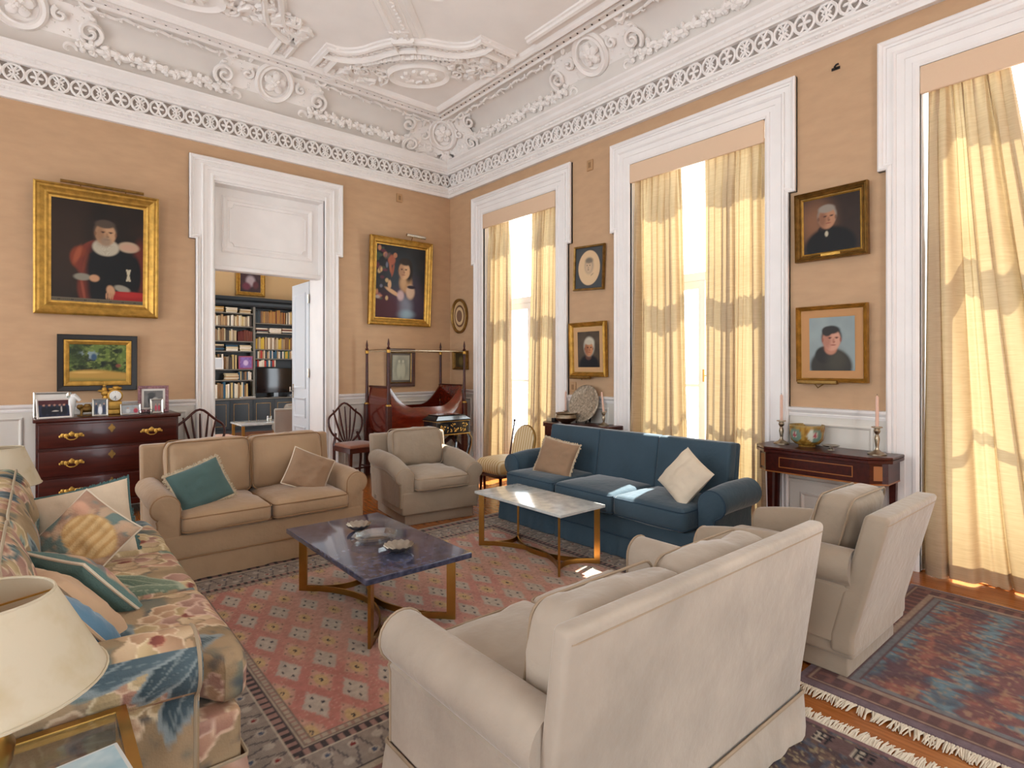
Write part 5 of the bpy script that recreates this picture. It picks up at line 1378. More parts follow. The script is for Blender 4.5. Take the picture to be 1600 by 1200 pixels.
# ------------------------------------------------------------------ chest of drawers and what stands on it
T = thing('chest_of_drawers', 'dark mahogany chest of drawers with brass handles under the landscape', 'chest', (.555, 6.83, 0))
w, d = .555, .27
mk('carcass', bbox(-w, w, -d, d, .15, .945, .006), M_mahog, T)
mk('top', bbox(-w - .02, w + .02, -d - .02, d + .01, .945, .975, .008), M_mahog, T)
mk('plinth', bbox(-w - .012, w + .012, -d - .012, d, .12, .18, .008), M_mahog, T)
for sx in (-1, 1):
    for sy in (-1, 1):
        mk('bracket_foot', prism([(0, 0), (.05, 0), (.07, .06), (.13, .10), (.13, .12), (0, .12)], -.012, .012, lambda a, b, h_: (sx*(w + .01 - a), sy*(d - .01) + h_, b)), M_mahog, T, smooth=False)
def bail(parent, x, z, y):
    ps = []
    for s in (-1, 1):
        ps.append(ball((x + s*.038, y - .008, z), .020, .008, .024, n=8, m=5)); ps.append(ball((x + s*.066, y - .006, z + .006), .016, .006, .020, n=8, m=5)); ps.append(ball((x + s*.084, y - .006, z - .004), .010, .005, .014, n=6, m=4))
    ps.append(ball((x, y - .007, z + .012), .024, .008, .022, n=8, m=5)); ps.append(ball((x, y - .007, z + .030), .010, .007, .012, n=6, m=4))
    b = mk('handle', join(*ps), M_gilt, parent)
    mk('bail', tube([(x - .04, y - .015, z), (x - .036, y - .028, z - .022), (x - .015, y - .034, z - .034), (x + .015, y - .034, z - .034), (x + .036, y - .028, z - .022), (x + .04, y - .015, z)], .005, 6), M_gilt, b)
for z0, z1 in ((.71, .925), (.455, .685), (.195, .43)):
    dr = mk('drawer', bbox(-w + .018, w - .018, -d - .016, -d + .01, z0, z1, .006), M_mahog, T)
    bail(dr, -.30, (z0 + z1)/2, -d - .016); bail(dr, .32, (z0 + z1)/2, -d - .016)
    mk('escutcheon', prism([(.024*math.cos(2*math.pi*i/16)*(1 + .25*math.cos(8*math.pi*i/16)), .034*math.sin(2*math.pi*i/16)*(1 + .25*math.cos(8*math.pi*i/16))) for i in range(16)], 0, .005, lambda a, b, h_: (a, -d - .016 - h_, (z0 + z1)/2 + .05 + b)), M_gilt_dark, dr)
ZT = .975
def photo(u, v, kind):
    r2 = random.Random(kind*7 + 1); base = [('#2a1f2a', '#4a2c30'), ('#1b2438', '#2a3450'), ('#4a5058', '#7a7f80'), ('#8a8f94', '#b0b4b6'), ('#4a4644', '#7a7672'), ('#6a6a68', '#948a84')][kind % 6]
    c = ground(u, v, *base, 5, kind)
    if kind == 1:
        put(c, (v > .72).astype(float), '#4a2228')
        for k, x in enumerate((.18, .36, .52, .70, .84)):
            put(c, el(u, v, x, .36, .10, .30, .25), '#101623'); put(c, el(u, v, x, .70, .038, .065, .25), '#b58a78')
        put(c, el(u, v, .54, .34, .10, .03, .4), '#d8d4cc'); put(c, el(u, v, .74, .45, .03, .16, .3), '#c9c4be')
    elif kind == 2:
        put(c, el(u, v, .5, .3, .16, .32, .25), '#d8dadc'); put(c, el(u, v, .5, .62, .07, .10, .25), '#c0b8b0')
        for x in (.2, .8): put(c, el(u, v, x, .38, .12, .34, .3), '#26324a'); put(c, el(u, v, x, .74, .06, .07, .3), '#a88878')
    elif kind == 4:
        put(c, el(u, v, .42, .5, .22, .34, .3), '#2c2a2a'); put(c, el(u, v, .60, .40, .16, .20, .3), '#a8a49e'); put(c, el(u, v, .40, .78, .2, .12, .3), '#3a3836')
    elif kind == 0:
        put(c, el(u, v, .5, .4, .3, .3, .4), '#8a5c4c')
    else:
        for k in range(3): x = r2.uniform(.2, .8); put(c, el(u, v, x, .32, .12, .26, .3), r2.choice(['#b04050', '#26324a', '#c0c4c4'])); put(c, el(u, v, x, .64, .06, .08, .3), '#b08a76')
    return c
def photo_frame(label, x, y, w, h, bw, m, kind, rz=0.0, mount=0.0, lean=.22, carved=False):
    T = thing('photo_frame', label, 'photo frame', (x, y, ZT), rz, 'photo frames on the chest of drawers')
    sh = lambda VF: (np.stack([VF[0][:, 0], VF[0][:, 1]*1.0 + VF[0][:, 2]*lean, VF[0][:, 2]], 1), VF[1])
    fr = lambda a, b, h_: (a, -h_, b)
    prof = [(0, 0), (0, .012), (.3*bw, .016), (.8*bw, .010), (bw, .008), (bw, 0)]
    mk('frame', sh(sweep2d(rect(-w/2, w/2, 0.001, h), prof, True, fr)), m, T, sharp=30)
    if carved:
        ps = [ball((sx*(w/2 - bw*.4), -.012, z), .014, .008, .012, n=6, m=4) for sx in (-1, 1) for z in np.linspace(.015, h - .015, 9)] + [ball((xx, -.012, zz), .012, .008, .014, n=6, m=4) for zz in (bw*.5, h - bw*.4) for xx in np.linspace(-w/2 + .03, w/2 - .03, 7)]
        o = mk('carving', sh(join(*ps)), m, T); o['kind'] = 'stuff'
    i0 = bw
    if mount:
        mk('mount', sh(prism(rect(-w/2 + bw, w/2 - bw, bw, h - bw), .003, .005, fr)), mat('photo_mount', '#cfcac2', .6), T, smooth=False); i0 = bw + mount
    V, F = gridsheet(28, 28, lambda U, W_: ((U*2-1)*(w/2 - i0), np.full_like(U, -.006), i0 + W_*(h - 2*i0)))
    mk('photograph', sh((V, F)), M_print, T, col=photo((V[:, 0]/(w/2 - i0) + 1)/2, (V[:, 2] - i0)/(h - 2*i0), kind))
    mk('strut', bar((0, lean*h*.75 + .002, h*.75), (0, lean*h*.75 + .085, .002), .03, .004), m, T, smooth=False)
    return T
M_sfr = mat('silver_frame', '#c9c4bc', .3, metal=.7, var=.1, scale=30)
M_pinkfr = mat('rose_silver_frame', '#8a6468', .35, metal=.5, var=.3, scale=30)
photo_frame('large white-mounted photo in a shiny silver frame, rear left of the chest', .115, 6.80, .26, .235, .022, M_sfr, 0, 0, .05, .12)
photo_frame('white-edged group photo of five dark-suited figures, front left of the chest', .135, 6.64, .255, .18, .016, mat('white_frame', '#d8d2cc', .4), 1, R(10), lean=.3)
photo_frame('upright wedding photo in a silver frame before the gilt clock', .475, 6.68, .125, .165, .013, M_sfr, 2, R(-4))
photo_frame('low double frame with two small snapshots right of the clock', .72, 6.68, .17, .105, .012, M_sfr, 3, R(4))
photo_frame('carved rose-silver frame with a black and white photo', .935, 6.86, .27, .275, .032, M_pinkfr, 4, R(-6), .02, .10, True)
photo_frame('small silver frame standing before the carved rose-silver one', .945, 6.72, .115, .145, .016, M_sfr, 5, R(-4))
T = thing('mantel_clock', 'gilt mantel clock with white dial and cherub on top', 'clock', (.605, 6.84, ZT))
mk('base', bbox(-.09, .09, -.05, .05, 0, .05, .008), M_gilt, T); mk('body', bbox(-.055, .055, -.04, .04, .05, .13, .008), M_gilt, T)
mk('drum', xf(lathe([(.001, -.042), (.058, -.042), (.064, -.03), (.064, .035), (.05, .042), (.001, .042)], 24), (.0, 0, .185), (R(90), 0, 0)), M_gilt, T)
dl_ = mk('dial', xf(lathe([(.001, 0), (.049, 0), (.049, .004), (.001, .005)], 28), (0, -.041, .185), (R(90), 0, 0)), mat('enamel', '#dcdad4', .25), T)
mk('hand', join(bar((0, -.0475, .185), (-.012, -.0475, .162), .004, .002), bar((0, -.0475, .185), (.004, -.0475, .150), .003, .002)), mat('clock_blue', '#1a2440', .3), dl_, smooth=False)
mk('numeral', join(*[bar((.041*math.sin(R(30*k)), -.0465, .185 + .041*math.cos(R(30*k))), (.034*math.sin(R(30*k)), -.0465, .185 + .034*math.cos(R(30*k))), .004, .001) for k in range(12)]), mat('numeral_ink', '#30323a', .5), dl_, smooth=False)
ps = [ball((-.085, 0, .245), .024, .022, .03, n=8, m=5), ball((-.085, -.005, .285), .015, n=8, m=5), ball((-.09, 0, .315), .006, .006, .02, n=6, m=4), ball((-.11, 0, .235), .03, .02, .014, n=8, m=5), ball((.01, 0, .262), .032, .024, .022, n=8, m=5), ball((.04, 0, .255), .02, n=6, m=4), ball((-.03, 0, .25), .03, .02, .016, n=6, m=4), ball((-.08, 0, .21), .035, .03, .03, n=8, m=5), ball((-.075, 0, .16), .03, .028, .04, n=8, m=5)]
mk('figure', join(*ps), M_gilt, T)
T = thing('gilt_ornament', 'small gilt lion ornament left of the mantel clock', 'ornament', (.385, 6.83, ZT))
mk('figure', join(ball((0, 0, .06), .065, .03, .032, n=10, m=6), ball((-.055, 0, .085), .028, n=8, m=5), ball((.0, 0, .095), .03, .02, .02, n=8, m=5), *[tube([(sx*.042, sy*.018, .055), (sx*.048, sy*.018, .004)], [.012, .009], 6) for sx in (-1, 1) for sy in (-1, 1)]), M_gilt_dark, T); mk('base', bbox(-.08, .08, -.035, .035, 0, .008, .003), M_gilt_dark, T)
T = thing('horse_figurine', 'white porcelain horse head figurine among the photo frames', 'figurine', (.265, 6.72, ZT))
M_porc = mat('porcelain', '#d5d6d4', .2)
mk('neck', tube([(-.02, 0, .0), (-.02, 0, .05), (-.012, 0, .11), (.0, 0, .165), (.018, -.002, .19)], [.032, .036, .038, .034, .024], 12), M_porc, T)
mk('head', tube([(-.012, 0, .20), (.012, -.002, .195), (.04, -.004, .172), (.058, -.006, .150)], [.018, .028, .020, .015], 10), M_porc, T)
mk('mane', join(*[ball((-.03 - .006*math.sin(k), 0, .07 + .024*k), .020, .012, .016, n=6, m=4) for k in range(6)], ball((-.012, -.012, .222), .006, .006, .016, n=6, m=4), ball((-.012, .012, .222), .006, .006, .016, n=6, m=4)), mat('porcelain_grey', '#8f948c', .3), T)
T = thing('spectacles', 'folded spectacles lying before the low double frame', 'spectacles', (.84, 6.62, ZT + .002))
for s in (-1, 1): mk('rim', tube([(s*.032 + .024*math.cos(2*math.pi*k/14), 0, .026 + .02*math.sin(2*math.pi*k/14)) for k in range(14)], .003, 5, closed=True), M_ebony, T)
mk('temple', join(tube([(-.055, 0, .03), (-.05, .06, .01)], .003, 5), tube([(.055, 0, .03), (.04, .06, .01)], .003, 5)), M_ebony, T)

# ------------------------------------------------------------------ console tables
def console(label, yc):
    T = thing('console_table', label, 'console table', (4.59, yc, 0), 0, 'inlaid mahogany console tables')
    hw, hd = .465, .18
    # canted-corner top: local x is depth (front = -x), y along the wall
    def plan(o): return [(hd, -hw - o), (hd, hw + o), (-hd*.45, hw + o), (-hd*.62 - o*.7, hw - .035 + o*.7), (-hd - o, hw - .10), (-hd - o, -hw + .10), (-hd*.62 - o*.7, -hw + .035 - o*.7), (-hd*.45, -hw - o)]
    mk('table_top', join(loft([[(x, y, z) for x, y in plan(o)] for z, o in ((.775, .012), (.778, .016), (.796, .016), (.799, .012))]), loft([[(x, y, z) for x, y in plan(o)] for z, o in ((.801, .012), (.803, .016), (.817, .016), (.82, .010))])), M_mahog, T, smooth=False)
    ap = mk('apron', prism(plan(-.012), .625, .775), M_mahog, T, smooth=False)
    M_inl = mat('satinwood', '#9a5f2c', .3, coat=.3)
    def ring_inlay(y0, y1, z0, z1, t=.006):
        return sweep2d(rect(y0, y1, z0, z1), [(0, 0), (0, .003), (t, .003), (t, 0)], True, lambda a, b, h_: (-hd + .012 - h_, a, b))
    mk('inlay', ring_inlay(-.26, .26, .665, .745), M_inl, ap, smooth=False)
    mk('stringing', loft([[(x, y, z) for x, y in plan(-.0105)] for z in (.622, .632)]), M_inl, ap, smooth=False)
    for s in (-1, 1): mk('inlay_block', xf(box(-.003, .003, -.045, .045, .655, .755), (-hd*.80 + .006, s*(hw - .075), 0), (0, 0, -s*R(38))), M_inl, ap, smooth=False)
    for x, ys in ((-.13, .34), (.14, .42)):
        for s in (-1, 1):
            V, F = box(-.022, .022, -.022, .022, 0.004, .63); V[:4] = V[:4]*np.array([.6, .6, 1]); mk('leg', xf((V, F), (x, s*ys, 0)), M_mahog, T, smooth=False)
    return T
console('inlaid console table beneath the silver dish, partly behind the blue sofa', 4.293)
console('inlaid console table with candlesticks, right of the blue sofa', 1.757)
M_pewter = mat('tarnished_silver', '#a39580', .32, metal=1.0, var=.2, scale=25)
M_candle = mat('pink_wax', '#d9b3a0', .5)
def candlestick(label, x, y, z, hs, hc, lean=0.0, group='candlesticks'):
    T = thing('candlestick', label, 'candlestick', (x, y, z), 0, group)
    mk('stick', lathe([(.060, 0), (.060, .006), (.048, .014), (.028, .022), (.014, .034), (.010, hs*.25), (.012, hs*.34), (.018, hs*.55), (.014, hs*.66), (.009, hs*.72), (.016, hs*.76), (.022, hs*.84), (.016, hs*.93), (.036, hs*.965), (.034, hs), (.012, hs)], 20), M_pewter, T)
    c = mk('candle', tube([(0, 0, hs - .01), (lean*.5, 0, hs + hc*.5), (lean, 0, hs + hc), (lean, 0, hs + hc + .012)], [.0115, .011, .0105, .003], 10), M_candle, T); mk('wick', tube([(lean, 0, hs + hc + .008), (lean, 0, hs + hc + .022)], .0015, 5), M_ebony, c)
    return T
candlestick('candlestick with pink candle on the left of the near console', 4.66, 2.105, .82, .19, .20)
candlestick('candlestick with pink candle on the right of the near console', 4.60, 1.40, .82, .20, .21)
candlestick('short brass candlestick with pink candle behind the silver bowl', 4.70, 4.60, .82, .12, .21)
candlestick('candlestick with leaning candle right of the silver dish', 4.62, 3.96, .82, .15, .20, -.03)
T = thing('enamel_bowl', 'deep mustard enamel bowl painted with flowers on the near console', 'bowl', (4.66, 1.905, .82))
prof = [(.06, 0), (.062, .012), (.088, .022), (.114, .05), (.123, .09), (.127, .17), (.122, .17), (.118, .09), (.10, .05), (.04, .02)]
V, F = loft([[(r*math.cos(2*math.pi*i/64), r*math.sin(2*math.pi*i/64), z) for i in range(64)] for r, z in sum([[((prof[k][0]*(1-t) + prof[k+1][0]*t), (prof[k][1]*(1-t) + prof[k+1][1]*t)) for t in (0, .25, .5, .75)] for k in range(len(prof) - 1)], [])])
an = np.arctan2(V[:, 1], V[:, 0]); s_ = an*.105; zz = V[:, 2] / 1.36
col = np.zeros((len(V), 3)); col[:] = L3('#8a6428'); put(col, sstep(.5, .62, fbm(an*6, zz*60, 3)), '#a8843c')
for k in range(5):
    a0 = 2.75 + k*2*math.pi/5; da = (an - a0 + math.pi) % (2*math.pi) - math.pi; x_ = da*.105; y_ = zz - .07
    put(col, sstep(1.05, .95, np.sqrt((x_/.05)**2 + (y_/.038)**2)), '#c2c4b4'); put(col, sstep(.045, .03, np.abs(np.sqrt((x_/1.2)**2 + y_**2) - .028)*3) * (np.sin(an*60) > -.3), '#3f6a5c', .8); put(col, sstep(.016, .010, np.sqrt(x_**2 + y_**2)), '#a03c4c')
put(col, (zz > .117).astype(float), '#a08a58')
mk('body', (V, F), mat('enamel_paint', '#ffffff', .22, attr=True), T, col=col)
T = thing('footed_dish', 'small silver footed dish between bowl and right candlestick', 'dish', (4.58, 1.70, .82))
mk('dish', lathe([(.025, 0), (.022, .006), (.010, .012), (.012, .020), (.05, .028), (.062, .036), (.06, .038), (.045, .032), (.012, .028)], 24), M_silver, T)
T = thing('silver_bowl', 'round-bellied silver bowl before the embossed dish', 'bowl', (4.52, 4.42, .82))
mk('body', lathe([(.05, 0), (.055, .006), (.10, .03), (.118, .06), (.112, .085), (.105, .095), (.122, .112), (.120, .115), (.10, .098), (.105, .06), (.05, .012)], 32), M_pewter, T)
T = thing('embossed_dish', 'large embossed silver dish propped upright on the far console', 'dish', (4.66, 4.27, .82)); T.rotation_euler = (0, R(-76) + R(180), 0); T.rotation_mode = 'XYZ'
n = 72; rad = [0, .04, .08, .11, .13, .15, .17, .19, .205, .212]; rings = []
rr = np.random.RandomState(2)
for k, r_ in enumerate(rad[1:]):
    t = r_/.212
    rings.append([(r_*math.cos(2*math.pi*i/n), r_*math.sin(2*math.pi*i/n), .02*sstep(.4, .9, t) + (.007*math.sin(i*2.4 + k*2) + .006*rr.rand())*(1 if .15 < t < .98 else 0)) for i in range(n)])
dish_vf = loft([[(x*1.0, y, z - .006) for x, y, z in rings[-1]]] + rings[::-1])
T.rotation_euler = (0, 0, 0); T.location = (4.66, 4.27, .82)
mk('plate', xf(xf(dish_vf, (0, 0, 0)), (0, 0, .215), (0, R(-74), 0)), mat('embossed_silver', '#a39684', .4, metal=.8, var=.4, scale=40, bump=.8, bscale=55), T, sharp=60)
mk('stand', join(bar((-.06, -.07, 0.004), (.055, -.07, .25), .012), bar((-.06, .07, 0.004), (.055, .07, .25), .012), bar((.05, -.07, .25), (.09, 0, .004), .01), bar((.05, .07, .25), (.09, 0, .004), .01)), M_ebony, T, smooth=False)
T = thing('trinket_box', 'little pale box with dark lid end on the far console', 'box', (4.56, 4.68, .82))
mk('box', bbox(-.035, .035, -.02, .06, 0, .035, .003), mat('box_pale', '#c0ae90', .5), T); mk('lid', bbox(-.035, .035, -.075, -.022, 0, .04, .003), M_ebony, T)

# ------------------------------------------------------------------ shield-back chairs
def shield_chair(label, x, y, rz):
    T = thing('shield_back_chair', label, 'chair', (x, y, 0), rz, 'shield-back chairs')
    W_ = .24
    sh = []
    for k in range(40):
        t = k/40*2*math.pi; s, c = math.sin(t), math.cos(t)
        px = W_*s*(1.0 if c > 0 else (1 + c*.0) * max(0, 1 - (abs(c))**3*.55)) ; 
        py = .30*c if c < 0 else .20*c
        top = .035*math.cos(px/W_*math.pi*1.5) if c > .3 else 0
        sh.append((px, .74 + py + top))
    ln = lambda z: .02 + (z - .45)*.14
    path = [(a, .20 + ln(b), b) for a, b in sh]
    mk('shield_frame', tube(path, [.013]*len(path), 8, closed=True), M_mahog, T)
    for k in (-2, -1, 0, 1, 2):
        b0 = (k*.018, .20 + ln(.47), .47); pts = []
        for i in range(9):
            t = i/8; pts.append((k*(.018 + (.082 - .018)*t**.7), .20 + ln(.47 + t*.44), .47 + t*(.46 - .018*abs(k))))
        mk('splat', tube(pts, [.008 + .004*math.sin(math.pi*i/8) for i in range(9)], 6), M_mahog, T)
    for s in (-1, 1):
        mk('rear_leg', tube([(s*.15, .20 + ln(.60), .60), (s*.19, .215, .46), (s*.19, .21, .25), (s*.19, .25, .004)], [.015, .019, .018, .014], 8), M_mahog, T)
        V, F = box(-.02, .02, -.02, .02, .004, .44); V[:4] *= np.array([.6, .6, 1]); mk('leg', xf((V, F), (s*.205, -.21, 0)), M_mahog, T, smooth=False)
        mk('stretcher', bar((s*.205, -.20, .16), (s*.19, .22, .16), .014, .02), M_mahog, T, smooth=False)
    mk('cross_stretcher', bar((-.20, 0, .16), (.20, 0, .16), .014, .02), M_mahog, T, smooth=False)
    rail = [(-.23, -.24), (.23, -.24), (.20, .22), (-.20, .22)]
    mk('seat_rail', prism(rail, .39, .45), M_mahog, T, smooth=False)
    V, F = rbox(.22, .22, .022, .02, (6, 6, 1), 3, c=(0, -.012, .462), puff=(0, 0, .015)); V[:, 0] *= 1 - .14*((V[:, 1] + .22)/.44); mk('seat', (V, F), velvet('chair_seat', '#8a5c48'), T)
    return T
shield_chair('shield-back chair to the right of the library doorway', 3.10, 6.72, R(6))
shield_chair('shield-back chair between chest of drawers and doorway', 1.375, 6.68, R(-2))

# ------------------------------------------------------------------ small four-post bed
T = thing('canopy_bed', 'small mahogany boat bed with four tall posts in the corner', 'bed', (3.96, 6.70, 0))
M_red = mat('polished_mahogany', '#6e2210', .16, var=.4, scale=5, color2='#481208', stretch=(2, 6, 6), coat=.6)
hx, hy = .58, .30
for sx in (-1, 1):
    for sy in (-1, 1):
        p = mk('post', join(bbox(-.032, .032, -.032, .032, 0, .95, .004), lathe([(.024, .95), (.030, .965), (.020, .98), (.022, 1.05), (.019, 1.2), (.016, 1.60), (.020, 1.63), (.016, 1.66), (.024, 1.68), (.010, 1.70), (.016, 1.73), (.012, 1.755), (.003, 1.80)], 14)), M_mahog, T, sharp=40); p.location = (sx*hx, sy*hy, 0)
        mk('collar', lathe([(.028, .945), (.034, .95), (.034, .965), (.028, .97)], 14), M_gilt, p); mk('ferrule', lathe([(.020, 1.62), (.024, 1.625), (.024, 1.655), (.020, 1.66)], 14), M_gilt, p)
for sy in (-1, 1): mk('canopy_rod', tube([(-hx, sy*hy, 1.655), (hx, sy*hy, 1.655)], .006, 8), M_pewter, T)
for sx in (-1, 1): mk('canopy_rod', tube([(sx*hx, -hy, 1.665), (sx*hx, hy, 1.665)], .006, 8), M_pewter, T)
def boat(x): return .915 + .27*min(1, (max(0, abs(x) - .20)/.34))**2.0 + (.0 if abs(x) < .2 else 0)
for sy in (-1, 1):
    rings = []
    for i in range(33):
        x = -.545 + 1.09*i/32; zt_ = boat(x)
        bul = lambda z: .045*math.sin(math.pi*min(1, max(0, (z - .55)/(zt_ - .50))))
        ring = [(x, sy*(hy - .04 + bul(z)), z) for z in np.linspace(.58, zt_, 9)] + [(x, sy*(hy - .065 + bul(z)), z) for z in np.linspace(zt_, .58, 9)]
        rings.append(ring)
    mk('side_board', loft(rings), M_red, T)
for sx in (-1, 1):
    mk('end_board', loft([[(sx*(hx - .03 + .03*math.sin(math.pi*k/8)) + o, y, .60 + .58*k/8) for y, o in ((-hy + .03, 0), (hy - .03, 0), (hy - .03, -.022*sx), (-hy + .03, -.022*sx))] for k in range(9)]), M_red, T)
    mk('end_rail', tube([(sx*(hx - .03), -hy + .02, 1.185), (sx*(hx - .03), hy - .02, 1.185)], .016, 8), M_mahog, T)
    mk('cross_strut', join(bar((sx*(hx - .01), -hy + .03, .30), (sx*(hx - .01), hy - .03, .62), .03, .05), bar((sx*(hx - .01), -hy + .03, .62), (sx*(hx - .01), hy - .03, .30), .03, .05)), M_mahog, T, smooth=False)
mk('bottom_board', bbox(-.54, .54, -hy + .05, hy - .05, .58, .62, .005), M_mahog, T)
# lacquer box on cabriole stand
T = thing('lacquer_box', 'black lacquer box with gold flowers on curved gilt legs', 'box table', (3.955, 5.955, 0))
M_lac = mat('black_lacquer', '#15171b', .15, coat=.6)
mk('body', bbox(-.245, .245, -.15, .15, .61, .775, .005), M_lac, T); mk('lid', loft([[(sx*a, sy*b, z) for sx, sy in ((-1, -1), (1, -1), (1, 1), (-1, 1))] for a, b, z in ((.255, .16, .776), (.255, .16, .792), (.20, .115, .835), (.20, .115, .848), (.17, .09, .852))]), M_lac, T, smooth=False)
mk('rim', join(sweep2d(rect(-.252, .252, -.157, .157), [(0, .770), (0, .780), (.008, .780), (.008, .770)], True), sweep2d(rect(-.252, .252, -.157, .157), [(0, .605), (0, .617), (.008, .617), (.008, .605)], True)), M_gilt, T, smooth=False)
rr = random.Random(12)
for cx in (-.13, .02, .15):
    ps = [ball((cx + rr.uniform(-.055, .055), -.151, .695 + rr.uniform(-.05, .045)), rr.uniform(.008, .020), .003, rr.uniform(.006, .013), n=6, m=4, rot=(0, rr.uniform(0, 3), 0)) for _ in range(12)]
    o = mk('gilt_spray', join(*ps), M_gilt, T); o['kind'] = 'stuff'
for sx in (-1, 1):
    for sy in (-1, 1):
        mk('leg', tube([(sx*.225, sy*.13, .61), (sx*.25, sy*.15, .55), (sx*.245, sy*.145, .45), (sx*.20, sy*.11, .25), (sx*.205, sy*.12, .08), (sx*.235, sy*.145, .006)], [.02, .024, .02, .014, .012, .016], 8), M_lac, T)
        mk('leg_gilding', tube([(sx*.235, sy*.152, .60), (sx*.268, sy*.165, .55), (sx*.262, sy*.16, .46), (sx*.215, sy*.125, .25)], [.006]*4, 6), M_gilt, T)
# low striped chair by the far window
T = thing('slipper_chair', 'low cream striped chair between blue sofa and far window', 'chair', (4.08, 4.86, 0))
M_strp = bpy.data.materials.new('striped_satin'); M_strp.use_nodes = True
nt = M_strp.node_tree; b = nt.nodes['Principled BSDF']; b.inputs['Roughness'].default_value = .5
tc = nt.nodes.new('ShaderNodeTexCoord'); wv = nt.nodes.new('ShaderNodeTexWave'); wv.bands_direction = 'Y'; wv.inputs['Scale'].default_value = 8; rp = nt.nodes.new('ShaderNodeValToRGB')
rp.color_ramp.elements[0].color = (*lin('#d8c8a4'), 1); rp.color_ramp.elements[1].color = (*lin('#bc9f6c'), 1); rp.color_ramp.elements[0].position = .45; rp.color_ramp.elements[1].position = .6
nt.links.new(tc.outputs['Object'], wv.inputs[0]); nt.links.new(wv.outputs[0], rp.inputs[0]); nt.links.new(rp.outputs[0], b.inputs['Base Color'])
mk('seat', rbox(.25, .22, .075, .06, (6, 6, 2), 4, c=(-.09, 0, .355), puff=(0, 0, .03)), M_strp, T); mk('seat_rail', bbox(-.32, .15, -.20, .20, .25, .29, .01), M_mahog, T)
arch = [(-.17, .36), (.17, .36)] + [(.17*math.cos(R(a)), .60 + .17*math.sin(R(a))) for a in range(0, 181, 15)]
mk('back', loft([[(x + (z - .36)*.22, y*s, .36 + (z - .36)*(1 if s == 1 else .98)) for y, z in arch] for x, s in ((.13, .94), (.14, 1), (.175, 1), (.185, .94))]), M_strp, T)
mk('back_frame', tube([(.16 + (z - .36)*.22, y*1.04, z) for y, z in arch[1:]] + [(.16, -.175, .36)], .012, 8), M_gilt_dark, T)
for s in (-1, 1):
    mk('leg', tube([(-.28, s*.17, .26), (-.29, s*.175, .004)], [.018, .010], 8), M_mahog, T); mk('rear_leg', tube([(.13, s*.17, .38), (.14, s*.17, .25), (.20, s*.17, .004)], [.016, .016, .011], 8), M_mahog, T)
mk('finial_post', join(tube([(.13, .19, .30), (.235, .205, .80)], [.011, .009], 8), ball((.238, .206, .815), .017, n=8, m=6)), M_mahog, T)
# small stool peeping out beside the armchair
T = thing('footstool', 'little wooden stool half hidden behind the far armchair', 'stool', (3.66, 5.12, 0))
mk('seat', bbox(-.17, .17, -.15, .15, .27, .31, .01), M_red, T)
for sx in (-1, 1):
    for sy in (-1, 1): mk('leg', tube([(sx*.15, sy*.13, .28), (sx*.155, sy*.135, .004)], [.016, .011], 8), M_red, T)
# ------------------------------------------------------------------ brass and glass side tables with parchment lamps
M_top = glass_mat('table_glass', (.72, .74, .70), .02, .22)
M_parch = bpy.data.materials.new('parchment'); M_parch.use_nodes = True
nt = M_parch.node_tree; nt.nodes.clear()
o_ = nt.nodes.new('ShaderNodeOutputMaterial'); d_ = nt.nodes.new('ShaderNodeBsdfDiffuse'); t_ = nt.nodes.new('ShaderNodeBsdfTranslucent'); x_ = nt.nodes.new('ShaderNodeMixShader'); x_.inputs[0].default_value = .3
tc = nt.nodes.new('ShaderNodeTexCoord'); nz = nt.nodes.new('ShaderNodeTexNoise'); nz.inputs['Scale'].default_value = 9; nz.inputs['Detail'].default_value = 8; rp = nt.nodes.new('ShaderNodeValToRGB')
rp.color_ramp.elements[0].position = .33; rp.color_ramp.elements[0].color = (*lin('#cdbf9f'), 1); rp.color_ramp.elements[1].position = .48; rp.color_ramp.elements[1].color = (*lin('#dad0b8'), 1)
nt.links.new(tc.outputs['Object'], nz.inputs[0]); nt.links.new(nz.outputs[0], rp.inputs[0]); nt.links.new(rp.outputs[0], d_.inputs[0]); t_.inputs[0].default_value = (*lin('#d4bc8c'), 1)
nt.links.new(d_.outputs[0], x_.inputs[1]); nt.links.new(t_.outputs[0], x_.inputs[2]); nt.links.new(x_.outputs[0], o_.inputs[0])
def side_table(label, x0, x1, y0, y1, h):
    cx, cy = (x0 + x1)/2, (y0 + y1)/2; T = thing('side_table', label, 'side table', (cx, cy, 0), 0, 'brass and glass side tables')
    a, b = (x1 - x0)/2, (y1 - y0)/2; t = .026
    mk('top_frame', sweep2d(rect(-a, a, -b, b), [(0, h - t), (0, h), (t, h), (t, h - t)], True), M_brass, T, smooth=False)
    mk('glass_top', box(-a + t, a - t, -b + t, b - t, h - .012, h - .002), M_top, T, smooth=False)
    for sx in (-1, 1):
        for sy in (-1, 1): mk('leg', box(sx*(a - t/2) - t/2, sx*(a - t/2) + t/2, sy*(b - t/2) - t/2, sy*(b - t/2) + t/2, .013 if x1 > 5 else .0, h - t), M_brass, T, smooth=False)
    mk('lower_frame', sweep2d(rect(-a + .004, a - .004, -b + .004, b - .004), [(0, .12), (0, .14), (.018, .14), (.018, .12)], True), M_brass, T, smooth=False)
    mk('lower_shelf', box(-a + .022, a - .022, -b + .022, b - .022, .124, .132), M_top, T, smooth=False)
    return T
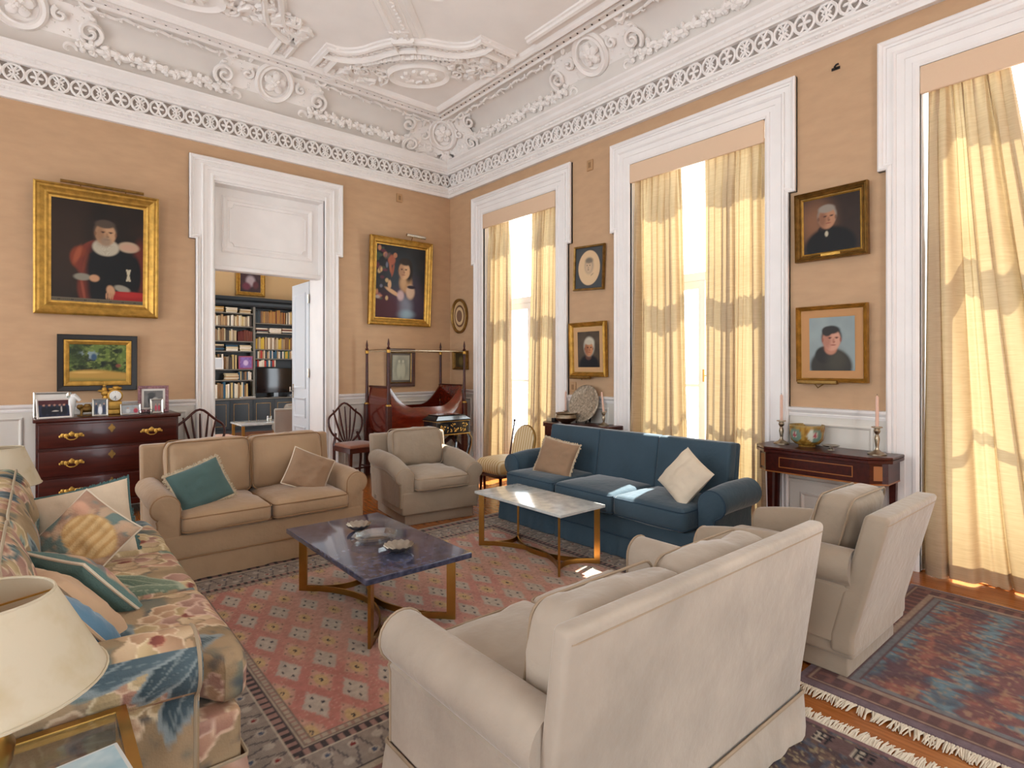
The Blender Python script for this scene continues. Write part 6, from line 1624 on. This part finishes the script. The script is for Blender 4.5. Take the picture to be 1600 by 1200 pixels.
def lamp(label, x, y, z, zb, zt, rb, rt):
    T = thing('table_lamp', label, 'lamp', (x, y, z), 0, 'parchment lamps')
    h = zb - z
    mk('base', lathe([(.085, 0), (.085, .012), (.06, .02), (.03, .035), (.04, .06), (.062, h*.35), (.068, h*.5), (.05, h*.68), (.022, h*.78), (.016, h*.84), (.016, h*.98)], 24), M_brass, T)
    mk('stem', tube([(0, 0, h*.95), (0, 0, zt - z - .03)], .006, 8), M_brass, T)
    N = 48; prof = [(rb, zb - z), (rb + (rt - rb)*.5, (zb + zt)/2 - z), (rt, zt - z)]
    V, F = loft([[(r*math.cos(2*math.pi*i/N), r*math.sin(2*math.pi*i/N), zz) for i in range(N)] for r, zz in prof + [(r - .002, zz) for r, zz in prof[::-1]] + [prof[0]]], cap=False)
    sh = mk('lamp_shade', (V, F), M_parch, T)
    for r, zz in ((rb, zb - z + .004), (rt, zt - z - .004)): mk('rim', tube([(r*math.cos(2*math.pi*i/N), r*math.sin(2*math.pi*i/N), zz) for i in range(N)], .003, 6, closed=True), M_parch, sh)
    mk('spider', join(*[bar((0, 0, zt - z - .03), ((rt - .003)*math.cos(R(120*k)), (rt - .003)*math.sin(R(120*k)), zt - z - .012), .004) for k in range(3)]), M_brass, T, smooth=False)
    mk('bulb', ball((0, 0, (zb + zt)/2 - z - .02), .028, .028, .04, n=10, m=8), mat('bulb_glass', '#e6e2d8', .3), T)
    return T
side_table('brass and glass side table at the near end of the floral sofa', -.47, .195, 1.27, 1.915, .50)
lamp('big parchment-shaded lamp in the bottom left foreground', -.10, 1.65, .50, .755, .957, .232, .135)
side_table('brass and glass side table at the far end of the floral sofa', -.46, .06, 4.40, 4.86, .50)
lamp('smaller parchment-shaded lamp behind the floral sofa', -.166, 4.60, .50, .728, .958, .20, .114)
T = thing('picture_book', 'blue and white picture book on the near glass side table', 'book', (.095, 1.595, .50), R(8))
mk('cover', bbox(-.075, .075, -.10, .10, 0.0, .018, .003), mat('book_cover_white', '#d0d2cf', .4), T)
V, F = gridsheet(24, 30, lambda U, W_: ((U*2-1)*.066, (W_*2-1)*.09, np.full_like(U, .0188)))
c_ = ground(V[:, 0]*8, V[:, 1]*8, '#7fa8b8', '#cfdcdc', 4); mk('cover_print', (V, F), M_print, T, col=c_)

# ------------------------------------------------------------------ library furniture seen through the doorway
BX0, BX1, BY = 2.30, 5.10, 13.30
M_case = mat('bookcase_paint', '#1f272c', .45, var=.08, scale=4)
M_edge = mat('bookcase_edge', '#6e6a60', .5)
T = thing('bookcase', 'tall dark painted bookcase filling the library wall', 'bookcase', (3.7, BY, 0))
cx = 3.7; X = lambda x: x - cx
mk('back_panel', box(X(BX0), X(BX1), .36, .40, .70, 2.95), M_case, T, smooth=False)
mk('base_cabinet', bbox(X(BX0), X(BX1), 0.0, .40, .06, .72, .004), M_case, T); mk('counter', bbox(X(BX0), X(BX1), -.03, .40, .72, .75, .006), M_edge, T)
mk('plinth', box(X(BX0), X(BX1), .03, .40, 0, .06), M_case, T, smooth=False)
mk('cornice', loft([[(x, y, z) for y, z in ((.40, 2.78), (.10, 2.78), (.08, 2.82), (.08, 2.88), (.02, 2.92), (.0, 2.98), (.40, 2.98))] for x in (X(BX0), X(BX1))]), M_case, T, smooth=False)
ups = [2.30, 2.86, 3.755, 4.72, 5.09]
for x in ups: mk('upright', box(X(x) - .022, X(x) + .022, .10, .38, .75, 2.80), M_edge, T, smooth=False)
SH = {1: [2.63, 2.34, 2.01, 1.79, 1.39, 1.15], 2: [2.43, 2.21, 1.84, 1.63]}
for bay, zs in SH.items():
    for z in zs: mk('shelf', box(X(ups[bay]) + .022, X(ups[bay + 1]) - .022, .11, .37, z - .022, z), M_edge, T, smooth=False)
for k in range(6):
    x0 = BX0 + .02 + k*.46; 
    dr = mk('cabinet_door', bbox(X(x0), X(x0 + .43), -.012, .004, .09, .69, .003), M_case, T)
    mk('gilt_line', sweep2d(rect(X(x0) + .06, X(x0) + .37, .15, .63), [(0, .012), (0, .015), (.008, .015), (.008, .012)], True, lambda a, b, h_: (a, -h_, b)), M_gilt_dark, dr, smooth=False)
bk_me = {}
cols = ['#a88a62', '#c9b894', '#8a6a48', '#b5a480', '#6a3424', '#5c2018', '#d5cbb4', '#33424a', '#2a5268', '#7a5a38', '#c0a870', '#94826a', '#403830', '#b08848', '#a8743c', '#e0d8c8', '#b03c34', '#4a6a52', '#c8a83c', '#24303a']
for i, c in enumerate(cols):
    V, F = bbox(-.5, .5, -.5, .5, 0, 1, .04); bk_me[i] = mesh_of('book', V, F, material=mat('book_cloth_%d' % i, c, .6))
rr = random.Random(21)
CN = ['tan', 'buff', 'brown', 'straw', 'russet', 'oxblood', 'cream', 'slate', 'blue', 'umber', 'khaki', 'taupe', 'charcoal', 'ochre', 'amber', 'white', 'red', 'green', 'yellow', 'navy']
BN = {}
def ordw(n):
    a = ['', 'first', 'second', 'third', 'fourth', 'fifth', 'sixth', 'seventh', 'eighth', 'ninth', 'tenth', 'eleventh', 'twelfth', 'thirteenth', 'fourteenth', 'fifteenth', 'sixteenth', 'seventeenth', 'eighteenth', 'nineteenth']
    return a[n] if n < 20 else ('twentieth' if n == 20 else 'thirtieth' if n == 30 else ('twenty-' if n < 30 else 'thirty-') + a[n % 10])
rown = {1: ['topmost', 'second', 'third', 'fourth', 'fifth', 'sixth', 'lowest'], 2: ['topmost', 'second', 'third', 'fourth']}
def book(x, z, w, h, d, ci, label, group, rot=0.0):
    o = ob('book', bk_me[ci], None, (x, BY + .13 + d/2, z), (0, rot, 0)); o.scale = (w, d, h); tag(o, label, 'book', group); return o
def row(bay, zi, z, h, pal, frac=1.0, start=0.0, side='left'):
    x = ups[bay] + .03 + start; end = ups[bay] + .03 + (ups[bay + 1] - ups[bay] - .06)*frac
    grp = 'books in the %s row, %s bay' % (zi, side)
    while x < end - .03:
        w = rr.uniform(.022, .05); hh = h*rr.uniform(.80, 1.0); ci = rr.choice(pal); key = (bay, zi); BN[key] = BN.get(key, 0) + 1
        book(x + w/2, z, w - .001, hh, rr.uniform(.14, .19), ci, '%s book, %s from the left in the %s row of the %s bay' % (CN[ci], ordw(BN[key]), zi, side), grp); x += w
light = [0, 1, 3, 6, 9, 10, 11, 2, 15, 12]; mixed = [0, 1, 2, 7, 8, 9, 11, 6, 15, 12, 10]; red = [4, 5]; brown = [14, 4, 2, 13]; bright = [16, 8, 7, 18, 15, 17, 0, 6]
def stack(x, z, n, w, label, grp, pal):
    for k in range(n):
        t = rr.uniform(.022, .035); ci = rr.choice(pal)
        book(x + rr.uniform(-.01, .01), z + stack.h, w*rr.uniform(.9, 1), t, .19, ci, '%s book, %s up in the %s' % (CN[ci], ordw(k + 1), label), grp); stack.h += t
lt = 'left'
row(1, 'second', SH[1][1], .25, light); row(1, 'third', SH[1][2], .28, light, .62); row(1, 'third', SH[1][2], .26, red + [4], 1.0, .53)
for x in (3.02, 3.30, 3.58):
    stack.h = 0; stack(x, SH[1][0], 4 if x != 3.58 else 3, .24, '%s flat pile on the top shelf, left bay' % {3.02: 'first', 3.30: 'middle', 3.58: 'last'}[x], 'flat books, top shelf', [1, 0, 13, 6])
    stack.h = 0; stack(x, SH[1][3], 5, .25, '%s flat pile on the fourth shelf, left bay' % {3.02: 'first', 3.30: 'middle', 3.58: 'last'}[x], 'flat books, fourth shelf', [15, 6, 8, 12, 19, 1])
row(1, 'fifth', SH[1][4], .33, mixed, .62, .0); row(1, 'sixth', SH[1][5], .2, mixed, 1.0, .55); stack.h = 0; stack(3.30, SH[1][5], 5, .28, 'flat pile on the sixth shelf, left bay', 'flat books, sixth shelf', [1, 0, 3, 6])
row(1, 'lowest', .75, .36, mixed + [8, 8], .92)
row(2, 'topmost', SH[2][0], .33, [19, 7], .12, side='right'); row(2, 'topmost', SH[2][0], .32, brown, .74, .10, side='right'); row(2, 'topmost', SH[2][0], .32, light, 1.0, .68, side='right')
for x in (3.93, 4.22, 4.50):
    stack.h = 0; stack(x, SH[2][1], 4, .27, '%s flat pile on the second shelf, right bay' % {3.93: 'first', 4.22: 'middle', 4.50: 'last'}[x], 'flat books, right bay', [15, 6, 7, 4, 15])
row(2, 'third', SH[2][2], .28, light + [18], side='right'); row(2, 'fourth', SH[2][3], .19, bright, side='right'); row(2, 'lowest', 1.44, .16, [16, 15, 8, 6], .5, side='right')
T = thing('photo_frame', 'pale blank photo frame on the fifth shelf of the bookcase', 'photo frame', (2.99, BY + .10, SH[1][4])); mk('frame', bbox(-.13, .13, -.012, .0, 0, .25, .01), mat('white_frame2', '#d6d8d6', .4), T); mk('photograph', box(-.10, .10, -.015, -.012, .03, .22), mat('photo_blank', '#c3cbd0', .2), T, smooth=False)
T = thing('photo_frame', 'purple and pink framed picture on the fifth shelf', 'photo frame', (3.57, BY + .10, SH[1][4])); mk('frame', bbox(-.15, .15, -.012, .0, 0, .29, .01), mat('pink_frame', '#8a3c5c', .4), T)
V, F = gridsheet(20, 20, lambda U, W_: ((U*2-1)*.12, np.full_like(U, -.014), .03 + W_*.23)); c_ = ground(V[:, 0]*9, V[:, 2]*9, '#5a2c7a', '#8a6ab0', 3); put(c_, el(V[:, 0], V[:, 2], 0, .14, .05, .06, .3), '#b8a0c8'); mk('photograph', (V, F), M_print, T, col=c_)
T = thing('television', 'flat black television in the right bay of the bookcase', 'television', (4.22, BY + .08, .75)); M_tv = mat('tv_black', '#0c0d10', .12)
mk('screen', bbox(-.44, .44, -.03, .02, .10, .66, .008), M_tv, T); mk('stand', join(bbox(-.22, .22, -.10, .12, 0, .02, .006), box(-.05, .05, 0, .03, .02, .12)), M_tv, T)
T = thing('set_top_box', 'grey box set on the counter beside the television', 'box', (4.60, BY - .02 + .10, .75)); mk('case', bbox(-.1, .1, -.06, .08, 0, .05, .004), mat('grey_case', '#6a6c70', .4), T); mk('display', box(-.05, .05, -.062, -.059, .015, .035), M_tv, T, smooth=False)
T = thing('magazine_pile', 'white magazine lying on the counter under the left bay', 'magazine', (3.60, BY + .05, .75)); mk('cover', bbox(-.15, .15, -.07, .10, 0, .03, .003), mat('paper_white', '#d4d0c8', .6), T); mk('spine', box(-.15, .15, -.073, -.069, .004, .026), mat('paper_grey', '#8a8a86', .6), T, smooth=False)
Tp = thing('oil_painting', 'small gilt-framed still life above the library bookcase', 'picture', (3.76, LY1 - .02, 3.36)); fr = lambda a, b, h_: (a, -h_, b)
mk('frame', sweep2d(rect(-.31, .31, -.30, .30), P_GILT(.09), True, fr), M_gilt, Tp); V, F = gridsheet(40, 40, lambda U, W_: ((U*2-1)*.22, np.full_like(U, -.012), (W_*2-1)*.21)); mk('canvas', (V, F), M_canvas, Tp, col=still_life((V[:, 0]/.22 + 1)/2, (V[:, 2]/.21 + 1)/2, 1))
T = thing('coffee_table', 'marble-topped low table in the library', 'coffee table', (2.94, 10.20, 0)); mk('table_top', bbox(-.38, .38, -.34, .34, .47, .50, .005), M_marble, T)
for sx in (-1, 1):
    for sy in (-1, 1): mk('leg', box(sx*.34 - .02, sx*.34 + .02, sy*.30 - .02, sy*.30 + .02, 0, .47), M_brass, T, smooth=False)
T = thing('candle_glass', 'small glass votive on the library table', 'votive', (3.10, 10.2, .50)); mk('glass', lathe([(.04, 0), (.045, .09), (.042, .09), (.037, .008)], 20), M_crys, T); mk('wax', lathe([(.036, .008), (.04, .05), (.002, .052)], 20), mat('wax_white', '#e0dccf', .5), T)
M_lgrey = velvet('grey_linen', '#b5b0a6', sheen=.1)
sofa('armchair', 'grey linen armchair in the library beyond the doorway', 'armchair', (3.34, 9.28), R(160), .80, .80, M_lgrey, M_pipe_sand, n_seat=1, n_back=1, skirt=True, back_z=.80, arm_z=.60)
T = thing('pouffe', 'pale pink upholstered pouffe just inside the library', 'pouffe', (1.98, 8.75, 0)); mk('seat', rbox(.22, .22, .10, .08, (4, 4, 2), 4, c=(0, 0, .36), puff=(0, 0, .03)), velvet('pink_cloth', '#c4a08e', sheen=.1), T); mk('base', bbox(-.19, .19, -.19, .19, .03, .27, .02), velvet('pink_cloth2', '#b8937f', sheen=.1), T)
for sx in (-1, 1):
    for sy in (-1, 1): mk('foot', lathe([(.02, 0), (.026, .03)], 10, c=(sx*.16, sy*.16, 0)), M_mahog, T)
